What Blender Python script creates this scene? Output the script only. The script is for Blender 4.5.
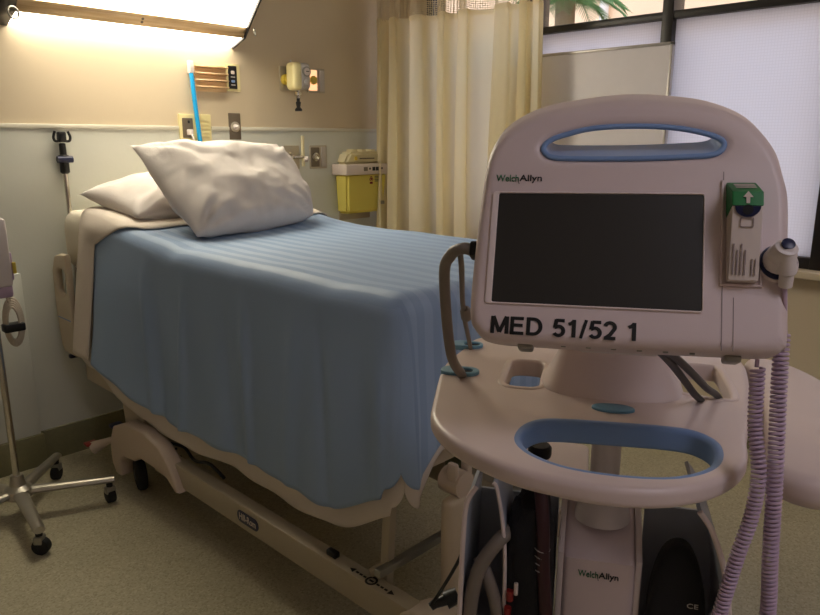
import bpy, bmesh, math, random
from mathutils import Vector, Matrix, noise
random.seed(7)
for o in list(bpy.data.objects): bpy.data.objects.remove(o, do_unlink=True)
SC = bpy.context.scene; COL = SC.collection
V = Vector; PI = math.pi
# ---------------------------------------------------------------- camera, sky, light, exposure
cd = bpy.data.cameras.new('camera'); cam = bpy.data.objects.new('camera', cd); COL.objects.link(cam); SC.camera = cam
AZ = math.radians(44); PITCH = math.atan(167/705)
F3 = V((math.cos(PITCH)*math.cos(AZ), math.cos(PITCH)*math.sin(AZ), -math.sin(PITCH)))
R3 = V((math.sin(AZ), -math.cos(AZ), 0)); U3 = R3.cross(F3)
m = Matrix.Identity(4)
for i in range(3): m[i][0], m[i][1], m[i][2] = R3[i], U3[i], -F3[i]
m.translation = V((0, 0, 1.40)); cam.matrix_world = m
cd.sensor_fit = 'HORIZONTAL'; cd.sensor_width = 36; cd.lens = 36*705/820; cd.clip_start = .02
W = bpy.data.worlds.new('sky'); SC.world = W; W.use_nodes = True
bg = W.node_tree.nodes['Background']; bg.inputs[0].default_value = (.76, .86, 1.0, 1); bg.inputs[1].default_value = .80
sd = bpy.data.lights.new('sun', 'SUN'); sd.energy = .55; sd.angle = .02; sd.color = (1, .9, .75)
sun = bpy.data.objects.new('sun', sd); COL.objects.link(sun); sun.rotation_euler = V((.62, .35, -.75)).to_track_quat('-Z', 'Y').to_euler()
vs = SC.view_settings; vs.view_transform = 'Standard'; vs.look = 'None'; vs.gamma = 1; vs.use_curve_mapping = False; vs.exposure = 1.6
LAMP_E = 4.2        # over-bed lamp diffusers
FILL_E = 1.95        # added fill panel, unseen behind the camera
# ---------------------------------------------------------------- materials
def lin(c):
    return tuple(((v/255)/12.92 if v/255 <= .04045 else ((v/255+.055)/1.055)**2.4) for v in c) + (1,)
def mat(name, rgb, rough=.5, metal=0, var=0, scale=30, bump=0, bscale=200, spec=.5, coat=0):
    M = bpy.data.materials.new(name); M.use_nodes = True; nt = M.node_tree; b = nt.nodes['Principled BSDF']
    c = lin(rgb); b.inputs['Base Color'].default_value = c; b.inputs['Roughness'].default_value = rough
    b.inputs['Metallic'].default_value = metal; b.inputs['Specular IOR Level'].default_value = spec
    b.inputs['Coat Weight'].default_value = coat
    tc = nt.nodes.new('ShaderNodeTexCoord')
    n = nt.nodes.new('ShaderNodeTexNoise'); n.inputs['Scale'].default_value = scale; n.inputs['Detail'].default_value = 4
    nt.links.new(tc.outputs['Object'], n.inputs['Vector'])
    r = nt.nodes.new('ShaderNodeMix'); r.data_type = 'RGBA'
    v = max(var, .02)
    r.inputs[6].default_value = tuple(x*(1-v) for x in c[:3]) + (1,); r.inputs[7].default_value = tuple(min(1, x*(1+v)) for x in c[:3]) + (1,)
    nt.links.new(n.outputs['Fac'], r.inputs[0]); nt.links.new(r.outputs[2], b.inputs['Base Color'])
    if bump:
        n2 = nt.nodes.new('ShaderNodeTexNoise'); n2.inputs['Scale'].default_value = bscale; n2.inputs['Detail'].default_value = 3
        nt.links.new(tc.outputs['Object'], n2.inputs['Vector'])
        bp = nt.nodes.new('ShaderNodeBump'); bp.inputs['Strength'].default_value = bump; bp.inputs['Distance'].default_value = .004
        nt.links.new(n2.outputs['Fac'], bp.inputs['Height']); nt.links.new(bp.outputs[0], b.inputs['Normal'])
    return M
def emis(name, rgb, e):
    M = bpy.data.materials.new(name); M.use_nodes = True; b = M.node_tree.nodes['Principled BSDF']
    b.inputs['Base Color'].default_value = lin(rgb); b.inputs['Emission Color'].default_value = lin(rgb); b.inputs['Emission Strength'].default_value = e
    return M
M = {}
M['wall'] = mat('wall_paint', (216, 200, 172), .7, var=.03, scale=3, bump=.08, bscale=150)
M['wains'] = mat('wall_panel', (220, 222, 212), .42, var=.02, scale=8, bump=.1, bscale=60)
M['rail'] = mat('rail_plastic', (216, 212, 196), .4)
M['cove'] = mat('cove_base', (128, 124, 92), .5, var=.15, scale=60)
M['ceil'] = mat('ceiling_paint', (225, 220, 205), .8)
M['farwall'] = mat('rear_wall_paint', (206, 196, 190), .8)
M['cream'] = mat('bed_plastic', (205, 190, 165), .45, var=.03)
M['cream2'] = mat('bed_steel_paint', (176, 164, 140), .4, var=.03)
M['tan'] = mat('bed_cover_plastic', (204, 186, 166), .5)
M['grey'] = mat('grey_metal', (150, 148, 138), .35, metal=.6)
M['chrome'] = mat('chrome', (205, 200, 190), .22, metal=1)
M['alu'] = mat('cast_aluminium', (190, 184, 170), .32, metal=.85, var=.05)
M['black'] = mat('black_plastic', (16, 16, 17), .4)
M['rubber'] = mat('black_rubber', (22, 22, 22), .7)
M['white'] = mat('white_plastic', (224, 214, 210), .38)
M['case'] = mat('monitor_case', (218, 200, 198), .42, bump=.05, bscale=900)
M['case2'] = mat('monitor_side_case', (228, 212, 208), .42)
M['tray'] = mat('cart_tray', (216, 198, 192), .38)
M['blue'] = mat('blue_rubber', (124, 154, 200), .5)
M['teal'] = mat('teal_plastic', (112, 160, 188), .45)
M['screen'] = mat('screen_glass', (56, 54, 51), .45, spec=.2)
M['ink'] = mat('black_ink', (12, 12, 14), .5)
M['greenink'] = mat('green_ink', (22, 104, 60), .5)
M['greybin'] = mat('grey_bin', (168, 172, 182), .45)
M['hose'] = mat('grey_hose', (128, 118, 108), .5)
M['cord'] = mat('lilac_cord', (190, 166, 188), .4)
M['cable'] = mat('light_cable', (190, 178, 160), .5)
M['green'] = mat('green_card', (22, 120, 58), .5)
M['card'] = mat('white_card', (214, 200, 190), .6)
M['navy'] = mat('navy_plastic', (20, 26, 66), .35)
M['red'] = mat('red_plastic', (140, 34, 30), .4)
M['maroon'] = mat('maroon_hose', (56, 20, 26), .5)
M['olive'] = mat('olive_paint', (84, 88, 62), .45)
M['cloth'] = mat('black_nylon', (18, 17, 19), .85, bump=.4, bscale=500)
M['pillow'] = mat('pillowcase', (222, 214, 208), .85, var=.02, bump=.25, bscale=700)
M['sheet'] = mat('cotton_sheet', (224, 213, 200), .85, var=.02, bump=.2, bscale=600)
M['mattress'] = mat('mattress_cover', (226, 218, 200), .8, bump=.15, bscale=300)
M['plateb'] = mat('brown_plate', (120, 108, 92), .4, metal=.3)
M['ivory'] = mat('ivory_plate', (236, 224, 168), .45)
M['steel'] = mat('steel_plate', (190, 180, 160), .35, metal=.3)
M['cyan'] = mat('blue_tube', (30, 160, 225), .35)
M['brass'] = mat('yellow_fitting', (214, 190, 70), .35)
M['dark'] = mat('dark_frame', (32, 26, 25), .4)
M['board'] = mat('whiteboard', (242, 236, 240), .5, var=.01)
M['boardf'] = mat('board_frame', (190, 184, 180), .35, metal=.4)
M['stone'] = mat('stucco', (225, 190, 160), .9, var=.08, scale=4)
M['leaf'] = mat('palm_leaf', (62, 104, 48), .5, var=.2)
M['trunk'] = mat('palm_trunk', (110, 90, 66), .9, var=.3)
M['ground'] = mat('paving', (180, 172, 160), .9, var=.1, scale=3)
M['lampglow'] = emis('lamp_diffuser', (255, 244, 220), LAMP_E)
M['fillglow'] = emis('fill_diffuser', (238, 232, 246), FILL_E)
M['warmled'] = emis('lit_plate', (255, 186, 136), .45)
def wood():
    X = mat('oak', (216, 176, 120), .45); nt = X.node_tree; b = nt.nodes['Principled BSDF']
    tc = nt.nodes.new('ShaderNodeTexCoord'); mp = nt.nodes.new('ShaderNodeMapping'); mp.inputs['Scale'].default_value = (1.5, 30, 30)
    n = nt.nodes.new('ShaderNodeTexNoise'); n.inputs['Scale'].default_value = 3; n.inputs['Detail'].default_value = 6
    cr = nt.nodes.new('ShaderNodeValToRGB'); cr.color_ramp.elements[0].position = .3; cr.color_ramp.elements[1].position = .7
    cr.color_ramp.elements[0].color = lin((214, 176, 126)); cr.color_ramp.elements[1].color = lin((238, 208, 164))
    nt.links.new(tc.outputs['Object'], mp.inputs[0]); nt.links.new(mp.outputs[0], n.inputs['Vector']); nt.links.new(n.outputs['Fac'], cr.inputs[0]); nt.links.new(cr.outputs[0], b.inputs['Base Color'])
    return X
M['wood'] = wood()
def floor_mat():
    X = mat('speckled_vinyl', (176, 160, 122), .32, spec=.4); nt = X.node_tree; b = nt.nodes['Principled BSDF']
    tc = nt.nodes.new('ShaderNodeTexCoord')
    v = nt.nodes.new('ShaderNodeTexVoronoi'); v.inputs['Scale'].default_value = 170
    cr = nt.nodes.new('ShaderNodeValToRGB'); e = cr.color_ramp.elements
    e[0].position = 0; e[0].color = lin((176, 166, 136)); e[1].position = 1; e[1].color = lin((214, 206, 178)); k = e.new(.35); k.color = lin((196, 187, 157)); k = e.new(.8); k.color = lin((200, 192, 162))
    sep = nt.nodes.new('ShaderNodeSeparateColor'); nt.links.new(v.outputs['Color'], sep.inputs[0])
    nt.links.new(tc.outputs['Object'], v.inputs['Vector']); nt.links.new(sep.outputs[0], cr.inputs[0])
    n = nt.nodes.new('ShaderNodeTexNoise'); n.inputs['Scale'].default_value = 5; n.inputs['Detail'].default_value = 5; nt.links.new(tc.outputs['Object'], n.inputs['Vector'])
    mx = nt.nodes.new('ShaderNodeMix'); mx.data_type = 'RGBA'; mx.blend_type = 'MULTIPLY'; mx.inputs[0].default_value = .25
    nt.links.new(cr.outputs[0], mx.inputs[6]); nt.links.new(n.outputs['Fac'], mx.inputs[7]); nt.links.new(mx.outputs[2], b.inputs['Base Color'])
    return X
M['floor'] = floor_mat()
def blanket_mat():
    X = mat('blue_coverlet', (150, 174, 206), .8, bump=.2, bscale=600); nt = X.node_tree; b = nt.nodes['Principled BSDF']
    tc = nt.nodes.new('ShaderNodeTexCoord'); uv = nt.nodes.new('ShaderNodeUVMap')
    sp = nt.nodes.new('ShaderNodeSeparateXYZ'); nt.links.new(uv.outputs[0], sp.inputs[0])
    mu = nt.nodes.new('ShaderNodeMath'); mu.operation = 'MULTIPLY'; mu.inputs[1].default_value = 2*PI/.062; nt.links.new(sp.outputs[0], mu.inputs[0])
    si = nt.nodes.new('ShaderNodeMath'); si.operation = 'SINE'; nt.links.new(mu.outputs[0], si.inputs[0])
    cr = nt.nodes.new('ShaderNodeValToRGB'); e = cr.color_ramp.elements; e[0].position = .4; e[1].position = .6
    e[0].color = lin((146, 170, 204)); e[1].color = lin((157, 181, 212)); 
    # the woven stripes run only in the centre panel of the coverlet
    g1 = nt.nodes.new('ShaderNodeMath'); g1.operation = 'SUBTRACT'; g1.inputs[1].default_value = 1.06; nt.links.new(sp.outputs[0], g1.inputs[0])
    g2 = nt.nodes.new('ShaderNodeMath'); g2.operation = 'ABSOLUTE'; nt.links.new(g1.outputs[0], g2.inputs[0])
    g3 = nt.nodes.new('ShaderNodeMath'); g3.operation = 'LESS_THAN'; g3.inputs[1].default_value = .47; nt.links.new(g2.outputs[0], g3.inputs[0])
    g4 = nt.nodes.new('ShaderNodeMath'); g4.operation = 'MULTIPLY'; nt.links.new(si.outputs[0], g4.inputs[0]); nt.links.new(g3.outputs[0], g4.inputs[1]); si = g4
    mr = nt.nodes.new('ShaderNodeMapRange'); mr.inputs[1].default_value = -1; nt.links.new(si.outputs[0], mr.inputs[0])
    nt.links.new(mr.outputs[0], cr.inputs[0]); nt.links.new(cr.outputs[0], b.inputs['Base Color'])
    mr2 = nt.nodes.new('ShaderNodeMapRange'); mr2.inputs[1].default_value = -.3; mr2.inputs[2].default_value = .3; mr2.inputs[3].default_value = .8; mr2.inputs[4].default_value = .58
    nt.links.new(si.outputs[0], mr2.inputs[0]); nt.links.new(mr2.outputs[0], b.inputs['Roughness'])
    return X
M['blanket'] = blanket_mat()
def trans_mat(name, rgb, tr, rough=.6, grid=None, alpha_mesh=False):
    X = bpy.data.materials.new(name); X.use_nodes = True; nt = X.node_tree; nt.nodes.remove(nt.nodes['Principled BSDF']); out = nt.nodes['Material Output']
    d = nt.nodes.new('ShaderNodeBsdfDiffuse'); t = nt.nodes.new('ShaderNodeBsdfTranslucent'); c = lin(rgb)
    d.inputs[0].default_value = c; t.inputs[0].default_value = c
    mx = nt.nodes.new('ShaderNodeMixShader'); mx.inputs[0].default_value = tr
    nt.links.new(d.outputs[0], mx.inputs[1]); nt.links.new(t.outputs[0], mx.inputs[2]); last = mx
    tc = nt.nodes.new('ShaderNodeTexCoord')
    if grid:
        w = nt.nodes.new('ShaderNodeTexBrick'); w.offset = 0; w.inputs['Scale'].default_value = 1
        w.inputs['Brick Width'].default_value = grid; w.inputs['Row Height'].default_value = grid; w.inputs['Mortar Size'].default_value = grid*.12; w.inputs['Mortar Smooth'].default_value = .5
        w.inputs['Color1'].default_value = c; w.inputs['Color2'].default_value = c; w.inputs['Mortar'].default_value = tuple(v*.93 for v in c[:3])+(1,)
        mp = nt.nodes.new('ShaderNodeMapping'); mp.inputs['Rotation'].default_value = (0, 0, 0)
        sp = nt.nodes.new('ShaderNodeSeparateXYZ'); cb = nt.nodes.new('ShaderNodeCombineXYZ')
        nt.links.new(tc.outputs['Object'], sp.inputs[0]); nt.links.new(sp.outputs[1], cb.inputs[0]); nt.links.new(sp.outputs[2], cb.inputs[1])
        nt.links.new(cb.outputs[0], w.inputs['Vector']); nt.links.new(w.outputs[0], t.inputs[0]); nt.links.new(w.outputs[0], d.inputs[0])
    if alpha_mesh:
        sp = nt.nodes.new('ShaderNodeUVMap'); v = nt.nodes.new('ShaderNodeTexVoronoi'); v.inputs['Scale'].default_value = 95; v.inputs['Randomness'].default_value = .15
        nt.links.new(sp.outputs[0], v.inputs['Vector'])
        lt = nt.nodes.new('ShaderNodeMath'); lt.operation = 'LESS_THAN'; lt.inputs[1].default_value = .40; nt.links.new(v.outputs['Distance'], lt.inputs[0])
        tp = nt.nodes.new('ShaderNodeBsdfTransparent'); m2 = nt.nodes.new('ShaderNodeMixShader')
        nt.links.new(lt.outputs[0], m2.inputs[0]); nt.links.new(mx.outputs[0], m2.inputs[1]); nt.links.new(tp.outputs[0], m2.inputs[2]); last = m2
    nt.links.new(last.outputs[0], out.inputs[0]); return X
M['frost'] = trans_mat('frosted_wired_glass', (230, 234, 246), .85, grid=.0125)
M['curtain'] = trans_mat('curtain_cloth', (250, 242, 216), .62)
M['cmesh'] = trans_mat('curtain_mesh', (225, 212, 182), .3, alpha_mesh=True)
M['sharps'] = trans_mat('yellow_plastic', (252, 238, 128), .3)
M['lid'] = trans_mat('clear_lid_plastic', (238, 230, 196), .4)
def glass():
    X = bpy.data.materials.new('clear_glass'); X.use_nodes = True; nt = X.node_tree; nt.nodes.remove(nt.nodes['Principled BSDF']); out = nt.nodes['Material Output']
    t = nt.nodes.new('ShaderNodeBsdfTransparent'); g = nt.nodes.new('ShaderNodeBsdfGlossy'); g.inputs['Roughness'].default_value = .05
    mx = nt.nodes.new('ShaderNodeMixShader'); mx.inputs[0].default_value = .06
    nt.links.new(t.outputs[0], mx.inputs[1]); nt.links.new(g.outputs[0], mx.inputs[2]); nt.links.new(mx.outputs[0], out.inputs[0]); return X
M['glass'] = glass()
M['seam'] = mat('seam_shadow_gap', (150, 134, 132), .6)
# ---------------------------------------------------------------- mesh helpers
def link(name, bm, m, parent=None, smooth=True, ang=40):
    me = bpy.data.meshes.new(name); bmesh.ops.recalc_face_normals(bm, faces=bm.faces); bm.to_mesh(me); bm.free()
    me.materials.append(M[m] if isinstance(m, str) else m)
    if smooth:
        for p in me.polygons: p.use_smooth = True
        me.set_sharp_from_angle(angle=math.radians(ang))
    o = bpy.data.objects.new(name, me); COL.objects.link(o)
    if parent: o.parent = parent
    return o
def tag(o, label=None, cat=None, group=None, kind=None):
    if label: o['label'] = label
    if cat: o['category'] = cat
    if group: o['group'] = group
    if kind: o['kind'] = kind
    return o
def thing(name, loc, label, cat, group=None):
    o = bpy.data.objects.new(name, None); COL.objects.link(o); o.location = loc; o.empty_display_size = .05
    bpy.context.view_layer.update(); return tag(o, label, cat, group)
def rel(o, parent):
    """parent keeping world coordinates (parents are unrotated empties)"""
    o.parent = parent; p = parent; off = V(parent.location)
    while p.parent: p = p.parent; off += p.location
    o.location = V(o.location) - off; return o
def P(name, bm, m, parent, **k):
    o = link(name, bm, m, None, **k); 
    if parent: rel(o, parent)
    return o
def box(lo, hi, bev=0, bm=None, seg=2, M4=None):
    bm = bm or bmesh.new(); c = [(a+b)/2 for a, b in zip(lo, hi)]; s = [abs(b-a) for a, b in zip(lo, hi)]
    t = Matrix.Translation(c) @ Matrix.Diagonal((*s, 1))
    if M4 is not None: t = M4 @ t
    r = bmesh.ops.create_cube(bm, size=1, matrix=t)
    if bev:
        es = list({e for v in r['verts'] for e in v.link_edges}); bmesh.ops.bevel(bm, geom=es, offset=bev, segments=seg, affect='EDGES', profile=.5)
    return bm
def cyl(p0, p1, r0, r1=None, bm=None, n=20):
    bm = bm or bmesh.new(); p0, p1 = V(p0), V(p1); r1 = r0 if r1 is None else r1; d = p1-p0
    q = d.to_track_quat('Z', 'Y').to_matrix().to_4x4()
    bmesh.ops.create_cone(bm, cap_ends=True, segments=n, radius1=r0, radius2=r1, depth=d.length, matrix=Matrix.Translation((p0+p1)/2) @ q); return bm
def smoothpath(pts, k=8, closed=False):
    pts = [V(p) for p in pts]; out = []; n = len(pts)
    rng = n if closed else n-1
    for i in range(rng):
        g = lambda j: pts[j % n] if closed else pts[max(0, min(n-1, j))]
        a, b, c, d = g(i-1), g(i), g(i+1), g(i+2)
        for j in range(k):
            t = j/k; out.append(.5*((2*b)+(c-a)*t+(2*a-5*b+4*c-d)*t*t+(3*b-a-3*c+d)*t**3))
    if not closed: out.append(pts[-1])
    return out
def tube(pts, r, bm=None, n=10):
    bm = bm or bmesh.new(); pts = [V(p) for p in pts]; N = len(pts); rs = r if isinstance(r, (list, tuple)) else [r]*N
    t = (pts[1]-pts[0]).normalized(); up = t.orthogonal().normalized(); rings = []
    for i, p in enumerate(pts):
        t = (pts[min(i+1, N-1)]-pts[max(i-1, 0)]).normalized(); up = (up - t*up.dot(t)).normalized(); s = t.cross(up)
        rings.append([bm.verts.new(p+(up*math.cos(2*PI*j/n)+s*math.sin(2*PI*j/n))*rs[i]) for j in range(n)])
    for a, b in zip(rings, rings[1:]):
        for j in range(n): bm.faces.new((a[j], a[(j+1) % n], b[(j+1) % n], b[j]))
    bm.faces.new(rings[0][::-1]); bm.faces.new(rings[-1]); return bm
def lathe(c, prof, axis=(0, 0, 1), bm=None, n=28):
    bm = bm or bmesh.new(); a = V(axis).normalized(); u = a.orthogonal().normalized(); w = a.cross(u); rings = []
    for r, h in prof: rings.append([bm.verts.new(V(c)+a*h+(u*math.cos(2*PI*j/n)+w*math.sin(2*PI*j/n))*max(r, 1e-4)) for j in range(n)])
    for x, y in zip(rings, rings[1:]):
        for j in range(n): bm.faces.new((x[j], x[(j+1) % n], y[(j+1) % n], y[j]))
    bm.faces.new(rings[0][::-1]); bm.faces.new(rings[-1]); return bm
def plate(outer, holes, z0, z1, bev=.0, M4=None, bm=None, res=3):
    """flat shape with holes, extruded z0..z1 with rounded rims"""
    cu = bpy.data.curves.new('t', 'CURVE'); cu.dimensions = '2D'; cu.fill_mode = 'BOTH'
    for loop in [outer]+list(holes):
        s = cu.splines.new('POLY'); s.points.add(len(loop)-1); s.use_cyclic_u = True
        for p, q in zip(s.points, loop): p.co = (q[0], q[1], 0, 1)
    cu.extrude = (z1-z0)/2-bev; cu.bevel_depth = bev; cu.bevel_resolution = res; cu.offset = -bev
    o = bpy.data.objects.new('t', cu); COL.objects.link(o); bpy.context.view_layer.update()
    me = bpy.data.meshes.new_from_object(o.evaluated_get(bpy.context.evaluated_depsgraph_get()))
    bpy.data.objects.remove(o); bpy.data.curves.remove(cu)
    b = bmesh.new(); b.from_mesh(me); bpy.data.meshes.remove(me); bmesh.ops.remove_doubles(b, verts=b.verts, dist=1e-6)
    T = Matrix.Translation((0, 0, (z0+z1)/2)); T = (M4 @ T) if M4 is not None else T
    bmesh.ops.transform(b, matrix=T, verts=b.verts)
    if bm:
        tm = bpy.data.meshes.new('x'); b.to_mesh(tm); b.free(); bm.from_mesh(tm); bpy.data.meshes.remove(tm); return bm
    return b
def rrect(x0, y0, x1, y1, r, n=6):
    o = []
    for cx, cy, a in ((x1-r, y1-r, 0), (x0+r, y1-r, 90), (x0+r, y0+r, 180), (x1-r, y0+r, 270)):
        for k in range(n+1):
            t = math.radians(a+90*k/n); o.append((cx+r*math.cos(t), cy+r*math.sin(t)))
    return o
def text(s, M4, x0, y0, x1, y1, m, parent, name='lettering', bold=0, th=.0006, cuts=None):
    cu = bpy.data.curves.new('t', 'FONT'); cu.body = s; cu.size = 1; cu.offset = bold; cu.resolution_u = 4
    o = bpy.data.objects.new('t', cu); COL.objects.link(o); bpy.context.view_layer.update()
    me = bpy.data.meshes.new_from_object(o.evaluated_get(bpy.context.evaluated_depsgraph_get()))
    bpy.data.objects.remove(o); bpy.data.curves.remove(cu)
    b = bmesh.new(); b.from_mesh(me); bpy.data.meshes.remove(me)
    xs = [v.co.x for v in b.verts]; ys = [v.co.y for v in b.verts]
    sx = (x1-x0)/(max(xs)-min(xs)); sy = (y1-y0)/(max(ys)-min(ys))
    T = M4 @ Matrix.Translation((x0-min(xs)*sx, y0-min(ys)*sy, th)) @ Matrix.Diagonal((sx, sy, 1, 1))
    bmesh.ops.transform(b, matrix=T, verts=b.verts)
    r = bmesh.ops.extrude_face_region(b, geom=b.faces[:]); n = (M4.to_3x3() @ V((0, 0, 1))).normalized()
    bmesh.ops.translate(b, vec=-n*th*.9, verts=[e for e in r['geom'] if isinstance(e, bmesh.types.BMVert)])
    return P(name, b, m, parent, smooth=False)
def ribbon(pts, w, M4, bm, th):
    pts = [V(p) for p in pts]; n = len(pts); Lf, Rt = [], []
    for i, p in enumerate(pts):
        a = (p-pts[i-1]).normalized() if i else None; b_ = (pts[i+1]-p).normalized() if i < n-1 else None
        a = a or b_; b_ = b_ or a; t = (a+b_).normalized(); nn = V((-t.y, t.x)); k = 1/max(.45, nn.dot(V((-a.y, a.x))))
        Lf.append(p+nn*w/2*k); Rt.append(p-nn*w/2*k)
    for i in range(n-1):
        q = [Lf[i], Rt[i], Rt[i+1], Lf[i+1]]; lo = [bm.verts.new(M4 @ V((c.x, c.y, 0))) for c in q]; hi = [bm.verts.new(M4 @ V((c.x, c.y, th))) for c in q]
        bm.faces.new(lo[::-1]); bm.faces.new(hi)
        for j in range(4): bm.faces.new((lo[j], lo[(j+1) % 4], hi[(j+1) % 4], hi[j]))
def glyphs(s, M4, x0, y0, x1, y1, th=.0006):
    arc = lambda cx, cy, rx, ry, a0, a1, n=14: [(cx+rx*math.cos(math.radians(a0+(a1-a0)*i/n)), cy+ry*math.sin(math.radians(a0+(a1-a0)*i/n))) for i in range(n+1)]
    G = {'M': (.83, [[(.075, 0), (.075, 1)], [(.755, 0), (.755, 1)], [(.10, 1), (.415, .08)], [(.73, 1), (.415, .08)]]),
         'E': (.67, [[(.075, 0), (.075, 1)], [(0, .925), (.62, .925)], [(0, .53), (.58, .53)], [(0, .075), (.64, .075)]]),
         'D': (.74, [[(.075, 0), (.075, 1)], [(0, .925), (.30, .925)]+arc(.32, .5, .33, .425, 88, -88)+[(.30, .075), (0, .075)]]),
         '5': (.56, [[(.54, .925), (.14, .925)], [(.165, .98), (.10, .50)], [(.09, .53)]+arc(.27, .335, .225, .26, 130, -150)]),
         '1': (.50, [[(.31, 0), (.31, 1)], [(.31, .93), (.20, .80), (.06, .73)]]),
         '/': (.30, [[(.03, -.02), (.27, 1.02)]]),
         '2': (.56, [arc(.28, .69, .215, .245, 165, -25)+[(.30, .28), (.09, .08)], [(.02, .072), (.54, .072)]]), ' ': (.28, [])}
    tot = sum(G[c][0]+.10 for c in s)-.10; sx = (x1-x0)/tot; sy = y1-y0; bm = bmesh.new(); x = 0; k = 0
    for c in s:
        for st in G[c][1]:
            k += 1; w = .15 if c == '/' else .185
            ribbon([(p[0]+x, p[1]) for p in st], w, M4 @ Matrix.Translation((x0, y0, 0)) @ Matrix.Diagonal((sx, sy, 1, 1)), bm, th+k % 3*.00003)
        x += G[c][0]+.10
    return bm
def frame(o, x, y, z):
    q = Matrix.Identity(4)
    for i in range(3): q[i][0], q[i][1], q[i][2] = x[i], y[i], z[i]
    q.translation = V(o); return q
HEAD = lambda y=3.2: frame((0, y, 0), (1, 0, 0), (0, 0, 1), (0, -1, 0))     # local x=X, y=Z, z out of head wall
# ---------------------------------------------------------------- room shell
YW, XW, XL, YR, ZC = 3.213, 3.30, -1.7, -2.2, 2.62
def struct(name, bm, m, **k): return tag(link(name, bm, m, **k), kind='structure')
struct('floor', box((XL-.1, YR-.1, -.1), (XW+.12, YW+.12, 0)), 'floor', smooth=False)
struct('ceiling', box((XL-.1, YR-.1, ZC), (XW+.12, YW+.12, ZC+.1)), 'ceil', smooth=False)
struct('wall_head', box((XL-.1, YW, 0), (XW+.12, YW+.12, ZC)), 'wall', smooth=False)
struct('wall_left', box((XL-.1, YR, 0), (XL, YW, ZC)), 'farwall', smooth=False)
struct('wall_rear', box((XL-.1, YR-.1, 0), (XW+.12, YR, ZC)), 'farwall', smooth=False)
WY0, WY1, WZ0, WZ1 = -.65, 3.02, .87, 2.56
b = box((XW, YR, 0), (XW+.12, YW, WZ0)); box((XW, YR, WZ1), (XW+.12, YW, ZC), bm=b); box((XW, YR, WZ0), (XW+.12, WY0, WZ1), bm=b); box((XW, WY1, WZ0), (XW+.12, YW, WZ1), bm=b)
struct('wall_window', b, 'wall', smooth=False)
# wainscot panels, chair rail, coved base
struct('trim_1', box((XL, YW-.004, .14), (XW, YW, 1.45)), 'wains', smooth=False)
b = box((XL, YW-.012, 1.449), (1.732, YW, 1.468), .004); box((1.904, YW-.012, 1.449), (2.007, YW, 1.468), .004, bm=b); box((2.077, YW-.012, 1.449), (XW, YW, 1.468), .004, bm=b)
struct('trim_2', b, 'rail')
struct('trim_3', box((.72, YW-.030, .0), (.955, YW-.002, .86), .004), 'wains')
b = box((.955, YW-.016, 0), (XW, YW, .144), .003); box((.712, YW-.046, 0), (.962, YW, .144), .003, bm=b); box((XL, YW-.016, 0), (.72, YW, .144), .003, bm=b)
struct('baseboard_head', b, 'cove')
struct('baseboard_window', box((XW-.014, YR, 0), (XW, YW, .144), .003), 'cove')
# window
win = bpy.data.objects.new('window_1', None); COL.objects.link(win); tag(win, kind='structure'); win.location = (XW, 1.5, WZ0)
bpy.context.view_layer.update()
ZT = 1.955
b = box((XW-.02, WY0, WZ0), (XW+.08, WY1, WZ0+.048), .003); box((XW-.02, WY0, WZ1-.04), (XW+.08, WY1, WZ1), .003, bm=b)
box((XW-.02, WY0, ZT-.017), (XW+.07, WY1, ZT+.017), .003, bm=b)
MY = [WY0+.02, .10, 0.80, 1.535, 2.268, WY1-.02]
P('window_frame', b, 'dark', win)
for y in MY: P('mullion', box((XW-.026, y-.027, WZ0), (XW+.085, y+.027, WZ1), .003), 'dark', win)
for a, c in zip(MY, MY[1:]):
    P('frosted_pane', box((XW+.012, a+.02, WZ0+.04), (XW+.018, c-.02, ZT-.01)), 'frost', win, smooth=False)
    P('clear_pane', box((XW+.012, a+.02, ZT+.01), (XW+.018, c-.02, WZ1-.03)), 'glass', win, smooth=False)
struct('trim_4', box((XW-.10, WY0-.05, WZ0-.03), (XW, WY1+.05, WZ0), .004), 'wall')
# outside: paving, neighbouring wall, palm
struct('ground', box((XW+.3, -12, -.5), (16, 16, -.4)), 'ground', smooth=False)
nb = thing('neighbour_building', (7.5, 3, -.4), 'peach stucco building wall seen through the clear upper window', 'building')
P('wall', box((7.4, -6, -.4), (8.4, 12, 5.2)), 'stone', nb, smooth=False)
P('parapet', box((7.3, -6, 5.2), (8.5, 12, 5.35), .02), 'farwall', nb)
for y in (4.16,): P('downpipe', cyl((7.33, y, -.4), (7.33, y, 5.2), .05), 'farwall', nb)
palm = thing('palm_tree', (5.9, 3.74, -.4), 'green palm fronds outside the clear upper pane', 'palm')
P('trunk', tube(smoothpath([(5.9, 3.74, -.4), (5.92, 3.76, 1), (5.9, 3.74, 2.62)]), .09), 'trunk', palm)
b = bmesh.new()
for k in range(22):
    a = k*2.399; L = .38+.2*random.random(); el = .5+.75*random.random(); c0 = V((5.9, 3.74, 2.62)); d = V((math.cos(a), math.sin(a), 0))
    sp = [c0+d*(L*t)+V((0, 0, L*(el*t-.9*t*t))) for t in [i/10 for i in range(11)]]
    tube(sp, [.010*(1-t/12) for t in range(11)], bm=b, n=5); s = V((-d.y, d.x, 0))
    for i in range(2, 11):
        for sg in (-1, 1):
            for hh in (0, .5):
                q = sp[i] if not hh else (sp[i]+sp[max(i-1, 0)])/2
                tip = q+s*sg*.15*(1-.05*i)+d*.08+V((0, 0, -.07)); w = d*.011
                v = [b.verts.new(x) for x in (q-w, q+w, tip)]; v2 = [b.verts.new(x+V((0, 0, .003))) for x in (q-w, q+w, tip)]
                b.faces.new(v); b.faces.new(v2[::-1])
                for i2 in range(3): b.faces.new((v[i2], v2[i2], v2[(i2+1) % 3], v[(i2+1) % 3]))
P('fronds', b, 'leaf', palm, smooth=False)
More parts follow.
